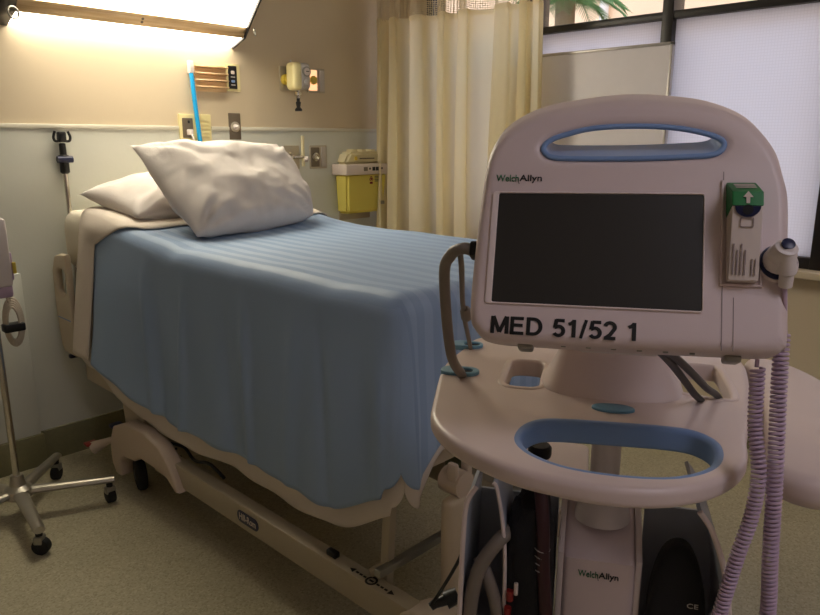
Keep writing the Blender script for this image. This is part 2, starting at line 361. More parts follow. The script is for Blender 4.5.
# unseen ceiling panel added to fill the room and monitor front with light
cl = thing('ceiling_fill_panel', (.45, -1.1, ZC-.04), 'added fill panel on the ceiling, unseen behind the viewpoint', 'fill light')
P('frame', box((.13, -1.72, ZC-.03), (.77, -.48, ZC), .003), 'white', cl); P('diffuser', box((.16, -1.69, ZC-.036), (.74, -.51, ZC-.028)), 'fillglow', cl, smooth=False)
# whiteboard on the sill
wb = thing('whiteboard', (3.22, 1.9, WZ0), 'pale whiteboard standing on the sill against the frosted window', 'whiteboard')
P('board', box((3.213, 1.48, .875), (3.226, 2.40, 1.818)), 'board', wb)
b = bmesh.new()
for lo, hi in (((3.208, 1.468, .872), (3.232, 1.482, 1.83)), ((3.208, 2.398, .872), (3.232, 2.412, 1.83)), ((3.208, 1.468, 1.816), (3.232, 2.412, 1.83)), ((3.208, 1.468, .872), (3.232, 2.412, .886))): box(lo, hi, .002, bm=b)
P('frame', b, 'boardf', wb)
# privacy curtain
cu = thing('privacy_curtain', (3.08, 2.65, 0), 'cream privacy curtain bunched in folds in the window corner', 'curtain')
def cpt(s, z):
    c0 = V((2.985, 3.14)); c1 = V((3.10, 2.09)); c = c0+(c1-c0)*s; c.x += .035*math.sin(PI*s)
    ph = 2*PI*(8.2*s+.60*math.sin(5.1*s+.4)+.25*math.sin(13*s)); low = min(1, max(0, (2.6-z)/1.2))
    a = .046+.022*low*math.sin(9*s+1)**2
    x = c.x+a*math.sin(ph)+.012*low*math.sin(1.7*ph+1+z*.5)
    y = c.y+.030*math.sin(ph*2+.5+.3*z)*(.6+.4*low)+.008*math.sin(z*2+s*9)
    return V((x, y, z))
def sheetgrid(f, us, vs_, uvf=None, thick=.0):
    bm = bmesh.new(); uvl = bm.loops.layers.uv.new('UVMap'); g = [[bm.verts.new(f(u, v)) for v in vs_] for u in us]
    for i in range(len(us)-1):
        for j in range(len(vs_)-1):
            fc = bm.faces.new((g[i][j], g[i+1][j], g[i+1][j+1], g[i][j+1]))
            for lp, (a, c) in zip(fc.loops, ((i, j), (i+1, j), (i+1, j+1), (i, j+1))):
                lp[uvl].uv = uvf(us[a], vs_[c]) if uvf else (us[a], vs_[c])
    return bm
ns = 300; S = [i/ns for i in range(ns+1)]
P('curtain_cloth', sheetgrid(cpt, S, [.12+i*(2.06-.12)/24 for i in range(25)], lambda u, v: (u*2, v)), 'curtain', cu, ang=180)
P('mesh_header', sheetgrid(cpt, S, [2.06+i*(2.585-2.06)/6 for i in range(7)], lambda u, v: (u*2, v)), 'cmesh', cu, ang=180)
b = sheetgrid(lambda s, z: cpt(s, z)+V((-.004, 0, 0)), S, [2.045, 2.06, 2.072]); P('hem_band', b, 'curtain', cu, ang=180)
P('curtain_track', box((3.04, .2, 2.588), (3.08, 3.19, 2.62), .003), 'white', cu)
# (rest of the track hidden) hanging flat on the head wall side
# ---------------------------------------------------------------- over-bed lamp
LX0, LX1 = 1.032, 2.055
lamp = thing('overbed_wall_lamp', (1.52, 3.2, 1.9), 'long lit over-bed wall lamp with oak strip between white diffusers', 'lamp')
def xprism(poly, x0, x1, bev=0):
    T = frame((0, 0, 0), (0, 1, 0), (0, 0, 1), (1, 0, 0)); return plate(poly, [], x0, x1, bev, M4=T)
P('lower_diffuser', xprism([(3.211, 1.85), (3.103, 1.889), (3.110, 1.90), (3.211, 1.90)], LX0, LX1-.008), 'lampglow', lamp, smooth=False)
st = P('oak_strip', xprism([(3.105, 1.883), (3.068, 1.926), (3.082, 1.937), (3.115, 1.90)], LX0, LX1), 'wood', lamp, smooth=False)
P('upper_diffuser', xprism([(3.070, 1.929), (2.78, 2.225), (2.80, 2.245), (3.09, 1.950)], LX0, LX1-.008), 'lampglow', lamp, smooth=False)
P('housing', xprism([(3.211, 1.905), (3.12, 1.905), (3.085, 1.955), (2.80, 2.25), (2.86, 2.30), (3.211, 2.30)], LX0, LX1-.008), 'white', lamp, smooth=False)
P('end_cap', xprism([(3.211, 1.842), (3.097, 1.882), (3.060, 1.924), (2.77, 2.222), (2.86, 2.31), (3.211, 2.31)], LX1-.006, LX1+.004), 'dark', lamp, smooth=False)
P('end_cap', xprism([(3.211, 1.842), (3.097, 1.882), (3.060, 1.924), (2.77, 2.222), (2.86, 2.31), (3.211, 2.31)], LX0-.09, LX0-.002), 'dark', lamp, smooth=False)
ST = frame((1.52, 3.101, 1.888), (1, 0, 0), V((0, -.033, .038)).normalized(), V((0, -.038, -.033)).normalized())
b = bmesh.new()
for y in (.014, .030):
    cyl(ST @ V((.013, y, .0012)), ST @ V((.013, y, -.001)), .006, bm=b, n=14)
P('rocker_switch', b, 'plateb', lamp)
def ring(c, r, ax, t=.0025):
    a = V(ax).normalized(); u = a.orthogonal().normalized(); w = a.cross(u)
    return tube([V(c)+(u*math.cos(2*PI*i/20)+w*math.sin(2*PI*i/20))*r for i in range(21)], t, n=6)
P('pull_ring', ring((LX1+.012, 3.03, 1.905), .017, (.6, -.6, .1)), 'grey', lamp)
P('pull_ring', ring((LX0-.03, 3.04, 1.868), .022, (.3, -.9, .1), .004), 'grey', lamp)
# ---------------------------------------------------------------- things on the head wall
HW = HEAD(YW)
def wplate(x0, z0, x1, z1, th, bev=.002, r=.004): return plate(rrect(x0, z0, x1, z1, r, 4), [], 0, th, bev, M4=HW)
rk = thing('wall_rack', (1.915, YW, 1.63), 'slatted oak rack mounted on the wall beside the lamp', 'rack')
P('back_panel', box((1.83, YW-.012, 1.632), (2.002, YW, 1.758), .002), 'wood', rk)
for z in (1.648, 1.679, 1.710, 1.741):
    P('slat', xprism([(YW-.012, z), (YW-.034, z+.004), (YW-.034, z+.009), (YW-.012, z+.006)], 1.827, 2.004), 'wood', rk, smooth=False)
P('rack_border', box((1.826, YW-.020, 1.630), (1.834, YW, 1.762), .001), 'wood', rk)
cp = thing('call_panel', (2.05, YW, 1.645), 'small black nurse call plate with ivory rim beside the rack', 'wall plate')
P('rim', wplate(2.008, 1.640, 2.086, 1.770, .007), 'ivory', cp); P('panel', wplate(2.018, 1.652, 2.066, 1.762, .011), 'ink', cp)
P('button', wplate(2.032, 1.722, 2.052, 1.738, .014), 'card', cp); P('button', wplate(2.032, 1.682, 2.052, 1.694, .014), 'blue', cp)
for z in (1.706, 1.668): P('label_line', wplate(2.030, z, 2.054, z+.005, .0125, .0004, .001), 'boardf', cp)
ou = thing('outlet_station', (1.82, YW, 1.39), 'ivory wall outlet station with socket and louvred panel behind the pillow', 'wall outlet')
P('plate', wplate(1.733, 1.388, 1.903, 1.524, .012), 'ivory', ou)
P('socket', wplate(1.748, 1.412, 1.802, 1.505, .017), 'plateb', ou); P('socket_hole', wplate(1.774, 1.480, 1.786, 1.494, .018), 'ink', ou)
for k in range(5): P('louvre', wplate(1.822, 1.415+k*.019, 1.888, 1.424+k*.019, .016, .001, .002), 'ivory', ou)
pg = thing('wall_plug', (1.775, YW-.03, 1.40), 'small white plug and cord in the ivory wall outlet', 'plug')
P('body', box((1.766, YW-.05, 1.425), (1.784, YW-.015, 1.452), .004), 'white', pg); P('cord', tube(smoothpath([(1.775, YW-.045, 1.43), (1.777, YW-.06, 1.40), (1.79, YW-.06, 1.33), (1.8, YW-.05, 1.2)]), .004), 'white', pg)
gp = thing('oxygen_plate', (2.04, YW, 1.40), 'narrow brown wall plate with a white nipple right of the outlet', 'wall plate')
P('plate', wplate(2.008, 1.405, 2.076, 1.535, .006), 'plateb', gp); P('nipple', lathe((2.043, YW, 1.467), [(.015, .004), (.014, .015), (.008, .018), (.008, .032), (.004, .036)], (0, -1, 0)), 'white', gp)
P('dial', lathe((2.043, YW, 1.467), [(.026, .005), (.026, .008), (.02, .009)], (0, -1, 0)), 'steel', gp)
tb = thing('blue_tube_holder', (1.81, YW-.03, 1.38), 'thin bright blue tube hanging down from a white clip', 'tube')
P('tube', tube([(1.808, YW-.02, 1.72), (1.814, YW-.03, 1.55), (1.824, YW-.04, 1.36)], .0105), 'cyan', tb); P('clip', box((1.797, YW-.032, 1.712), (1.818, YW-.002, 1.768), .003), 'white', tb)
# gas stations: gauge one
gs = thing('suction_regulator', (2.40, YW, 1.66), 'cream and grey suction regulator on the upper wall outlet', 'gauge')
P('plate', wplate(2.330, 1.660, 2.410, 1.782, .008), 'steel', gs); P('yellow_fitting', lathe((2.362, YW, 1.715), [(.028, .005), (.028, .03), (.018, .034), (.018, .045)], (0, -1, 0)), 'brass', gs)
P('body', box((2.345, YW-.115, 1.658), (2.408, YW-.03, 1.800), .024, seg=4), 'ivory', gs)
P('face_body', box((2.385, YW-.118, 1.664), (2.452, YW-.032, 1.796), .018, seg=4), 'boardf', gs)
P('dial', lathe((2.420, YW-.116, 1.752), [(.026, 0), (.026, .008), (.022, .009)], (0, -1, 0)), 'grey', gs); P('dial_face', lathe((2.420, YW-.123, 1.752), [(.019, 0), (.019, .003)], (0, -1, 0)), 'card', gs)
P('needle', box((2.413, YW-.129, 1.751), (2.432, YW-.1255, 1.755)), 'ink', gs)
P('knob', lathe((2.418, YW-.116, 1.700), [(.014, 0), (.013, .016), (.010, .018)], (0, -1, 0)), 'boardf', gs)
P('hook', tube([(2.372, YW-.05, 1.785), (2.372, YW-.05, 1.812)], .004), 'chrome', gs)
P('neck', cyl((2.398, YW-.07, 1.67), (2.398, YW-.07, 1.618), .012), 'chrome', gs); P('collar', box((2.382, YW-.085, 1.632), (2.414, YW-.055, 1.650), .004), 'chrome', gs)
P('hose_barb', lathe((2.398, YW-.07, 1.553), [(.019, 0), (.019, .01), (.010, .02), (.014, .045), (.009, .05), (.009, .07)]), 'black', gs)
lp = thing('oxygen_outlet', (2.57, YW, 1.66), 'steel wall outlet with a warm lit round fitting, upper right', 'wall outlet', None)
P('plate', wplate(2.512, 1.657, 2.634, 1.786, .008), 'steel', lp); P('lit_panel', wplate(2.520, 1.668, 2.578, 1.776, .011), 'warmled', lp); P('fitting', lathe((2.548, YW-.008, 1.722), [(.023, 0), (.023, .014), (.014, .018), (.010, .018)], (0, -1, 0)), 'brass', lp)
P('hinged_cover', wplate(2.592, 1.665, 2.626, 1.778, .014), 'boardf', lp)
o1 = thing('air_outlet', (2.38, YW, 1.24), 'steel wall outlet with upright flowmeter tube beside the pillow', 'wall outlet')
P('plate', wplate(2.325, 1.246, 2.440, 1.373, .008), 'steel', o1); P('fitting', lathe((2.365, YW-.008, 1.312), [(.026, 0), (.026, .01), (.016, .014), (.012, .05)], (0, -1, 0)), 'chrome', o1)
P('flowmeter_tube', cyl((2.425, YW-.06, 1.262), (2.425, YW-.06, 1.425), .009), 'lid', o1); P('knob', lathe((2.43, YW-.06, 1.30), [(.016, 0), (.016, .02), (.008, .026)], (1, -.5, 0)), 'white', o1)
P('manifold', cyl((2.365, YW-.055, 1.312), (2.425, YW-.06, 1.312), .010), 'chrome', o1)
o2 = thing('vacuum_outlet', (2.57, YW, 1.24), 'plain steel wall outlet between flowmeter and yellow sharps bin', 'wall outlet')
P('plate', wplate(2.512, 1.246, 2.634, 1.373, .008), 'steel', o2); P('fitting', lathe((2.548, YW-.008, 1.31), [(.024, 0), (.024, .012), (.014, .016), (.011, .012)], (0, -1, 0)), 'chrome', o2); P('fitting_panel', wplate(2.520, 1.256, 2.580, 1.362, .010), 'plateb', o2)
P('hinged_cover', wplate(2.592, 1.255, 2.626, 1.365, .014), 'boardf', o2)
# sharps container
sh = thing('sharps_container', (2.84, 3.15, .98), 'yellow wall-mounted sharps container with white band and clear lid', 'sharps container')
def taper(x0, x1, x2, x3, z0, z1, y0, y1, bev):
    bm = bmesh.new(); vs_ = [bm.verts.new(c) for c in ((x0, y0+.02, z0), (x1, y0+.02, z0), (x1, y1, z0), (x0, y1, z0), (x2, y0, z1), (x3, y0, z1), (x3, y1, z1), (x2, y1, z1))]
    for f in ((0, 1, 2, 3), (4, 5, 6, 7), (0, 1, 5, 4), (1, 2, 6, 5), (2, 3, 7, 6), (3, 0, 4, 7)): bm.faces.new([vs_[i] for i in f])
    bmesh.ops.bevel(bm, geom=bm.edges[:], offset=bev, segments=3, affect='EDGES'); return bm
P('bin_body', taper(2.695, 2.985, 2.682, 2.998, .985, 1.215, 3.085, 3.20, .014), 'sharps', sh)
P('band', box((2.668, 3.075, 1.207), (3.01, 3.205, 1.268), .005), 'card', sh)
P('lid', taper(2.685, 2.995, 2.715, 2.965, 1.266, 1.338, 3.09, 3.195, .016), 'lid', sh)
for x in (2.75, 2.82, 2.89): P('lid_tab', box((x, 3.11, 1.332), (x+.035, 3.17, 1.350), .004), 'lid', sh)
for x, w in ((2.80, .030), (2.842, .012), (2.868, .022), (2.895, .022), (2.925, .010), (2.94, .010)): P('printed_block', box((x, 3.0735, 1.228 if w > .02 else 1.235), (x+w, 3.0752, 1.250 if w > .02 else 1.246)), 'ink' if w < .03 else 'plateb', sh, smooth=False)
T2 = frame((2.866, 3.0845, 1.182), (1, 0, 0), (0, 0, 1), (0, -1, 0))
b = bmesh.new()
for k in range(3):
    a = PI/2+k*2*PI/3; plate([(.008*math.cos(a)+.007*math.cos(t*PI/8), .008*math.sin(a)+.007*math.sin(t*PI/8)) for t in range(16)], [[(.008*math.cos(a)+.004*math.cos(t*PI/8), .008*math.sin(a)+.004*math.sin(t*PI/8)) for t in range(16)]], 0, .002, M4=T2, bm=b)
box((2.856, 3.083, 1.152), (2.876, 3.086, 1.164), bm=b); P('hazard_symbol', b, 'red', sh, smooth=False)
for k in range(4): P('small_print', box((2.895, 3.084, 1.165+k*.009), (2.93, 3.0862, 1.169+k*.009)), 'plateb', sh, smooth=False)
P('warning_mark', box((2.752, 3.091, 1.290), (2.766, 3.100, 1.310), .001), 'brass', sh)
P('lid_print', box((2.79, 3.0915, 1.296), (2.90, 3.0985, 1.302)), 'plateb', sh, smooth=False)
P('wall_bracket', box((2.72, 3.20, .94), (2.96, YW-.001, 1.22), .003), 'steel', sh)
P('lock', box((2.93, 3.07, 1.03), (2.96, 3.088, 1.05), .004), 'grey', sh)
# ---------------------------------------------------------------- bed
BX0, BX1, BY0, BY1 = 1.175, 2.08, 1.16, 3.165
def topz(y):
    t = max(0, min(1, (y-2.2)/.95)); return 1.022+.095*t*t*(3-2*t)
bed = thing('hospital_bed', (1.6, 2.1, 0), 'beige hospital bed frame on castors under the blue coverlet', 'bed')
# mattress is its own thing
def roundbox_mattress():
    bm = bmesh.new(); nx, ny = 16, 40
    bm = box((BX0, BY0, .86), (BX1, BY1, 1.0), .045, seg=4)
    bmesh.ops.subdivide_edges(bm, edges=[e for e in bm.edges if abs(e.verts[0].co.y-e.verts[1].co.y) > .5], cuts=24)
    for v in bm.verts:
        v.co.z = .86+(v.co.z-.86)*(topz(v.co.y)-.005-.86)/.14
        if v.co.x < 1.6: v.co.x -= .045*max(0, min(1, (v.co.y-2.95)/.12))
    return bm
mt = tag(link('mattress', roundbox_mattress(), 'mattress'), 'thick cream mattress showing at the head end of the bed', 'mattress')
def drape(s, t, W_, L_, R, x0, y0sign, flare, fold, seed, drop, headcut=None):
    """s across (0..W_ on top), t along from head y down to foot; returns world point"""
    cx = min(max(s, R), W_-R); ex = s-cx; ct = min(t, L_-R); ey = t-ct
    a = abs(ex); mx_, mn_ = max(a, ey), min(a, ey); r = math.hypot(ex, ey)
    X = x0+cx; Y = y0sign-ct; z = topz(Y)
    if r < 1e-6: return X, Y, z, 0, 0
    re = mx_*(1-.09*(mn_/max(mx_, 1e-6))**2); flare = flare+(.13*max(0, min(1, (Y-2.1)/.8)) if ex < 0 else 0); dx, dy = ex/r, ey/r
    q = R*PI/2
    if re < q: h = R*math.sin(re/R); d = R*(1-math.cos(re/R))
    else: d = R+(re-q); h = R+flare*(re-q)
    p = (cx if a < ey else 0)+ct+ (math.atan2(dx, dy)*.12)
    w = min(1, max(0, d-R)/drop)
    o = fold*w*(math.sin(p*11+seed)+.6*math.sin(p*23+2*seed+2*w)+.4*noise.noise(V((p*5, w*1.5, seed))))
    return X+dx*(h+o), Y-dy*(h+o), z-d, w, p
CRS = [(.22, .05, .022, 1), (.30, .02, .03, -.6), (.50, -.04, .018, 1.1), (.74, .03, .035, -.8), (.86, .0, .020, 1.2), (1.12, -.05, .03, .8), (1.22, .04, .022, -.9), (1.45, .02, .03, 1)]
def cloth(name, m, x0, x1, yhead, yfoot, R, drop, flare, fold, seed, off, wr, label, cat, dropfn=None, footk=.18, turn=0, crease=0, nx=150, ny=190):
    W_ = x1-x0; L_ = yhead-yfoot; ext = drop-R+R*PI/2
    def f(u, v):
        dr = ext
        s = -dr+u*(W_+2*dr); t = v*(L_+dr)
        if turn: t0 = turn*max(0, min(1, (s+.10)/.16)); t = t0+v*(L_+dr-t0)
        sm = lambda x: (lambda q: q*q*(3-2*q))(max(0, min(1, x)))
        if t > L_: t = L_+(t-L_)*(1-.22-footk*sm(s/.16))
        if s < 0: s *= 1-.22*sm((v*(L_+dr)-(L_-.30))/.34)
        if dropfn:
            k = dropfn(yhead-min(t, L_));
            if s < 0: s *= k
        X, Y, z, w, p = drape(s, t, W_, L_, R, x0, yhead, flare, fold, seed, drop)
        n = noise.fractal(V((X*3.2, Y*3.2, z*2.2+seed)), 1, 2, 3)
        n2 = noise.noise(V((X*9, Y*3.5, z*4+seed)))
        if w <= 0:
            tuck = crease*max(0, 1-abs(s-.02)/.22)*math.sin((Y*13+s*16)+3*n)*max(0, noise.noise(V((X*2, Y*2.6, seed)))+.25)
            return V((X, Y, z+off+wr*(.6*n+.35*n2)+tuck))
        g = V((X, Y, z+off*(1-w))); 
        dd = V((X-(x0+W_/2), 0, 0)).normalized() if (s < 0 or s > W_) else V((0, -1, 0))
        return g+dd*wr*(n*.9+.4*n2)*min(1, w*4)+V((0, 0, wr*.5*n))+dd*(crease*sum(a_*math.exp(-((p-c_-k_*w)/wd_)**2) for c_, k_, wd_, a_ in CRS)*min(1, w*3) if s < 0 else 0)
    us = [i/nx for i in range(nx+1)]; vs_ = [i/ny for i in range(ny+1)]
    bm = sheetgrid(f, us, vs_, lambda u, v: (u*(W_+2*ext), v*(L_+ext)))
    return bm
def addthick(o, t):
    md = o.modifiers.new('thick', 'SOLIDIFY'); md.thickness = t; md.offset = -1; return o
def sheetdrop(y):
    t = max(0, min(1, (y-2.55)/.3)); return 1-.13*t
bs = cloth('s', 'sheet', BX0-.006, BX1+.006, 3.00, BY0-.012, .05, .655, .010, .009, 1.3, .008, .003, '', '', sheetdrop)
tag(addthick(link('bed_sheet', bs, 'sheet', ang=180), .003), 'off-white bed sheet hanging below the blue coverlet, folded at head', 'sheet')
bb = cloth('c', 'blanket', BX0-.030, BX1+.030, 2.86, BY0-.024, .06, .565, .02, .010, 1.3, .018, .007, '', '', lambda y: 1-.06*max(0, min(1, (y-2.4)/.4)), turn=.26, crease=.012)
tag(addthick(link('bed_coverlet', bb, 'blanket', ang=180), .004), 'light blue striped coverlet draped over the hospital bed', 'blanket')
# fold of white sheet turned down at the head of the coverlet
def foldf(u, v):
    W_ = BX1-BX0+.06; ext = .55; s = -ext+u*(W_+ext*1.6); t = v*(.15+.28*max(0, min(1, (s+.10)/.16)))
    X, Y, z, w, p = drape(s, t, W_, 9, .05, BX0-.03, 2.985, .03, .008, 5.5, .55)
    lift = .026+.006*math.sin(v*PI); tilt = -.04*w*v
    return V((X-(.004+.012*math.sin(v*PI))*(1 if w > 0 else 0), Y-tilt, z+lift*(1-w)+.004*noise.noise(V((X*9, Y*9, z*6)))))
b = sheetgrid(foldf, [i/90 for i in range(91)], [i/12 for i in range(13)])
tag(addthick(link('folded_top_sheet', b, 'sheet', ang=180), .003), 'white top sheet turned back beside the head edge of the coverlet', 'sheet')
def pillow(name, c, th, label, seed, sag=0, wr=.012, sharp=.06, rnd=(0, 0, 0, 0)):
    """c: corners BL, BR, TR, TL"""
    c = [V(x) for x in c]; nrm = (c[1]-c[0]).cross(c[3]-c[0]).normalized(); bm = bmesh.new(); N = 44; grids = []
    for side in (1, -1):
        g = []
        for i in range(N+1):
            row = []
            for j in range(N+1):
                s, t = -1+2*i/N, -1+2*j/N
                pin = 1-.055*(1-s*s)*0
                s2 = s*(1-.07*(1-t*t)**1.0*0)-0; 
                # edges bow inwards between the corners
                ss = s*(1-sharp*(1-t**2)); tt = t*(1-sharp*(1-s**2))
                q_ = rnd[(0 if s < 0 else 1) if t < 0 else (3 if s < 0 else 2)]*abs(s*t)**2.5; ss *= 1-q_; tt *= 1-q_
                a, b_ = (ss+1)/2, (tt+1)/2
                p = c[0]*(1-a)*(1-b_)+c[1]*a*(1-b_)+c[2]*a*b_+c[3]*(1-a)*b_
                h = th/2*((1-abs(s)**2.6)**.55)*((1-abs(t)**2.6)**.55) if abs(s) < 1 and abs(t) < 1 else 0
                k = min(1, h/(th*.2)) if th else 0
                # wrinkles radiating from the corners plus soft dents
                dc = min(math.hypot(s-x, t-y) for x in (-1, 1) for y in (-1, 1))
                ang = math.atan2(abs(t)-1, abs(s)-1)
                w = wr*(noise.fractal(V((p.x*7+seed, p.y*7, p.z*7+side*3)), 1, 2, 3)*.8+.5*math.sin(ang*14+seed)*max(0, 1-dc/.9))
                w -= sag*math.exp(-((s-.1)**2*3+(t-.2)**2*3))
                row.append((p+nrm*side*h+nrm*side*w*k, s, t))
            g.append(row)
        grids.append(g)
    V0 = [[bm.verts.new(q[0]) for q in r] for r in grids[0]]
    V1 = [[(V0[i][j] if i in (0, N) or j in (0, N) else bm.verts.new(grids[1][i][j][0])) for j in range(N+1)] for i in range(N+1)]
    for Vg, fl in ((V0, 0), (V1, 1)):
        for i in range(N):
            for j in range(N):
                f = (Vg[i][j], Vg[i+1][j], Vg[i+1][j+1], Vg[i][j+1]); bm.faces.new(f[::-1] if fl else f)
    return tag(link(name, bm, 'pillow', ang=180), label, 'pillow')
pillow('pillow', [(1.22, 2.64, 1.115), (1.86, 2.60, 1.115), (1.92, 3.02, 1.265), (1.16, 3.02, 1.185)], .20, 'flat white pillow at the head, partly under the larger one', 2.0, wr=.012)
pillow('pillow', [(1.27, 2.285, 1.058), (1.935, 2.40, 1.07), (1.985, 2.71, 1.385), (1.255, 2.71, 1.382)], .21, 'plump white pillow propped up in front of the other pillow', 5.0, sag=.01, wr=.022, sharp=.03, rnd=(.03, .12, .13, 0))
# frame parts
P('mattress_deck', box((1.21, 1.22, .80), (2.04, 3.06, .862), .01), 'cream', bed)
P('deck_frame', box((1.24, 1.25, .48), (2.0, 3.0, .56), .012), 'cream', bed)
for y in (1.5, 2.0, 2.5, 2.9):
    for x in (1.3, 1.9): P('deck_support', box((x-.02, y-.02, .55), (x+.02, y+.02, .81), .004), 'grey', bed)
sx = frame((0, 0, 0), (0, 1, 0), (0, 0, 1), (1, 0, 0))
side = [(3.02, .50), (3.14, .50), (3.165, .53), (3.185, .70), (3.18, .86), (3.14, .925), (3.08, .94), (3.02, .94)]
slot = rrect(3.045, .76, 3.135, .875, .03)
b = plate(side, [slot], 1.078, 1.105, .010, M4=sx); box((1.09, 3.03, .60), (1.24, 3.08, .66), bm=b); P('side_rail', b, 'cream', bed)
P('rail_seam', box((1.0765, 3.03, .655), (1.0785, 3.165, .659)), 'blue', bed)
side2 = [(2.80, .50), (3.10, .50), (3.12, .53), (3.13, .86), (3.08, .94), (2.80, .94)]
b = plate(side2, [rrect(2.9, .74, 3.05, .87, .03)], 2.125, 2.16, .012, M4=sx); box((2.0, 2.9, .60), (2.14, 2.98, .66), bm=b); P('side_rail', b, 'cream', bed)
P('head_frame_box', box((1.15, 2.84, .36), (2.02, 3.12, .49), .006), 'cream', bed)
P('bumper', box((1.085, 3.10, .475), (1.16, 3.125, .492), .004), 'navy', bed)
P('head_column', xprism([(2.70, .10), (2.76, .10), (2.80, .40), (2.58, .40), (2.62, .22)], 1.16, 1.22, .006), 'cream', bed)
P('head_column', xprism([(2.70, .10), (2.76, .10), (2.80, .40), (2.58, .40), (2.62, .22)], 1.76, 1.82, .006), 'cream', bed)
lo = [(2.74, .06), (2.77, .10), (2.77, .20), (2.73, .27), (2.62, .315), (2.46, .325), (2.34, .30), (2.27, .25), (2.225, .185), (2.21, .16), (2.235, .155), (2.29, .19), (2.36, .20), (2.50, .20), (2.56, .17), (2.60, .165), (2.65, .16), (2.69, .13), (2.70, .06)]
for x in (1.115, 1.765): P('caster_cover', xprism(lo, x-.03, x+.03, .01), 'tan', bed)
for x in (1.145, 1.800):
    ax = V((math.cos(math.radians(-14)), math.sin(math.radians(-14)), 0))
    P('wheel', lathe(V((x, 2.645, .070))-ax*.020, [(.045, 0), (.064, .004), (.069, .010), (.069, .030), (.064, .036), (.045, .040)], ax), 'rubber', bed)
    P('hub', lathe(V((x, 2.645, .070))-ax*.022, [(.020, 0), (.024, .003), (.024, .041), (.020, .044)], ax), 'black', bed)
ped = P('brake_pedal', tube([(1.13, 2.76, .195), (1.105, 2.84, .165), (1.06, 2.885, .135)], [.018, .014, .028], n=12), 'tan', bed)
P('pedal_head', box((1.12, 2.77, .188), (1.165, 2.83, .232), .012), 'tan', bed); P('pedal_cap', box((1.11, 2.785, .226), (1.16, 2.835, .244), .006), 'navy', bed)
P('pedal_pad', box((1.030, 2.875, .148), (1.078, 2.915, .160), .004), 'red', bed)
for x in (1.112, 1.80):
    P('base_rail', box((x, 1.02, .165), (x+.05, 2.44, .25), .006), 'cream2', bed)
P('head_crossbar', box((1.15, 2.43, .17), (1.83, 2.49, .26), .006), 'cream2', bed)
P('foot_crossbar', box((1.12, 1.19, .28), (1.80, 1.215, .302), .004), 'grey', bed)
b = cyl((1.104, 2.36, .262), (1.17, 2.36, .262), .004); cyl((1.104, 2.33, .24), (1.17, 2.33, .24), .004, bm=b); P('rail_bolts', b, 'black', bed)
P('cable_run', tube(smoothpath([(1.17, 2.40, .27), (1.17, 2.30, .285), (1.165, 2.22, .262), (1.168, 2.12, .28), (1.165, 2.02, .262)]), .006), 'black', bed)
P('lift_arm', tube([(1.32, 2.08, .22), (1.40, 2.18, .33), (1.45, 2.28, .48)], .018), 'tan', bed)
P('lift_joint', box((1.37, 2.14, .27), (1.41, 2.20, .34), .01), 'black', bed)
P('foot_post', xprism([(1.215, .20), (1.245, .20), (1.225, .50), (1.195, .50)], 1.166, 1.192, .004), 'cream2', bed)
P('foot_post', xprism([(1.22, .25), (1.27, .25), (1.25, .50), (1.17, .50)], 1.765, 1.805, .005), 'cream2', bed)
P('foot_link', cyl((1.14, 1.25, .262), (1.20, 1.22, .29), .012), 'cream2', bed)
P('foot_lift_column', box((1.245, 1.06, .12), (1.335, 1.10, .50), .018, seg=3), 'cream', bed)
b = cyl((1.31, 1.065, .525), (1.31, 1.13, .525), .036); box((1.275, 1.07, .54), (1.292, 1.10, .59), .006, bm=b); box((1.33, 1.07, .54), (1.347, 1.10, .58), .006, bm=b); P('lift_column_seal', box((1.337, 1.065, .12), (1.362, 1.10, .48), .004), 'black', bed); P('lift_hinge', b, 'tan', bed)
P('foot_stay', xprism([(1.45, .24), (1.50, .24), (1.56, .55), (1.42, .55)], 1.74, 1.78, .004), 'olive', bed)
P('release_catch', box((1.70, 1.47, .235), (1.74, 1.50, .262), .004), 'red', bed)
for x in (1.095, 1.775):
    P('foot_caster_cover', xprism([(.74, .10), (.76, .23), (.82, .275), (.96, .285), (1.06, .265), (1.10, .235), (1.11, .17), (1.02, .165), (.99, .13), (.97, .07), (.93, .05)], x, x+.085, .01), 'tan', bed)
    P('wheel', lathe((x+.02, .86, .070), [(.045, 0), (.066, .004), (.070, .012), (.070, .036), (.066, .044), (.045, .048)], (1, 0, 0)), 'rubber', bed)
# badge and steering arrows on the near base rail
RF = frame((1.1115, 0, 0), (0, -1, 0), (0, 0, 1), (-1, 0, 0))
P('badge', plate(rrect(-1.858, .190, -1.738, .232, .020), [], 0, .002, .0005, M4=RF), 'navy', bed)
text('Hill-Rom', RF @ Matrix.Translation((0, 0, .002)), -1.845, .200, -1.752, .224, 'card', bed, 'badge_lettering', bold=.01)
RT = frame((1.13, 0, .2505), (0, -1, 0), (1, 0, 0), (0, 0, 1))
b = bmesh.new(); z1 = .0009
plate([(.018*math.cos(t*PI/10)-1.235, .018*math.sin(t*PI/10)) for t in range(20)], [[(.012*math.cos(t*PI/10)-1.235, .012*math.sin(t*PI/10)) for t in range(20)]], 0, z1, M4=RT, bm=b)
for sg in (-1, 1):
    for k in range(3): x = -1.235+sg*(.026+.015*k); plate([(x-.005, -.003), (x+.005, -.003), (x+.005, .003), (x-.005, .003)], [], 0, z1, M4=RT, bm=b)
    x = -1.235+sg*.068; plate([(x, -.009), (x+sg*.018, 0), (x, .009)][::sg], [], 0, z1, M4=RT, bm=b)
plate([(-1.243, -.003), (-1.227, -.003), (-1.227, .003), (-1.243, .003)], [], 0, z1, M4=RT, bm=b)
P('steering_marks', b, 'ink', bed, smooth=False)
P('rail_hook', box((1.125, 1.38, .25), (1.145, 1.42, .268), .004), 'black', bed)
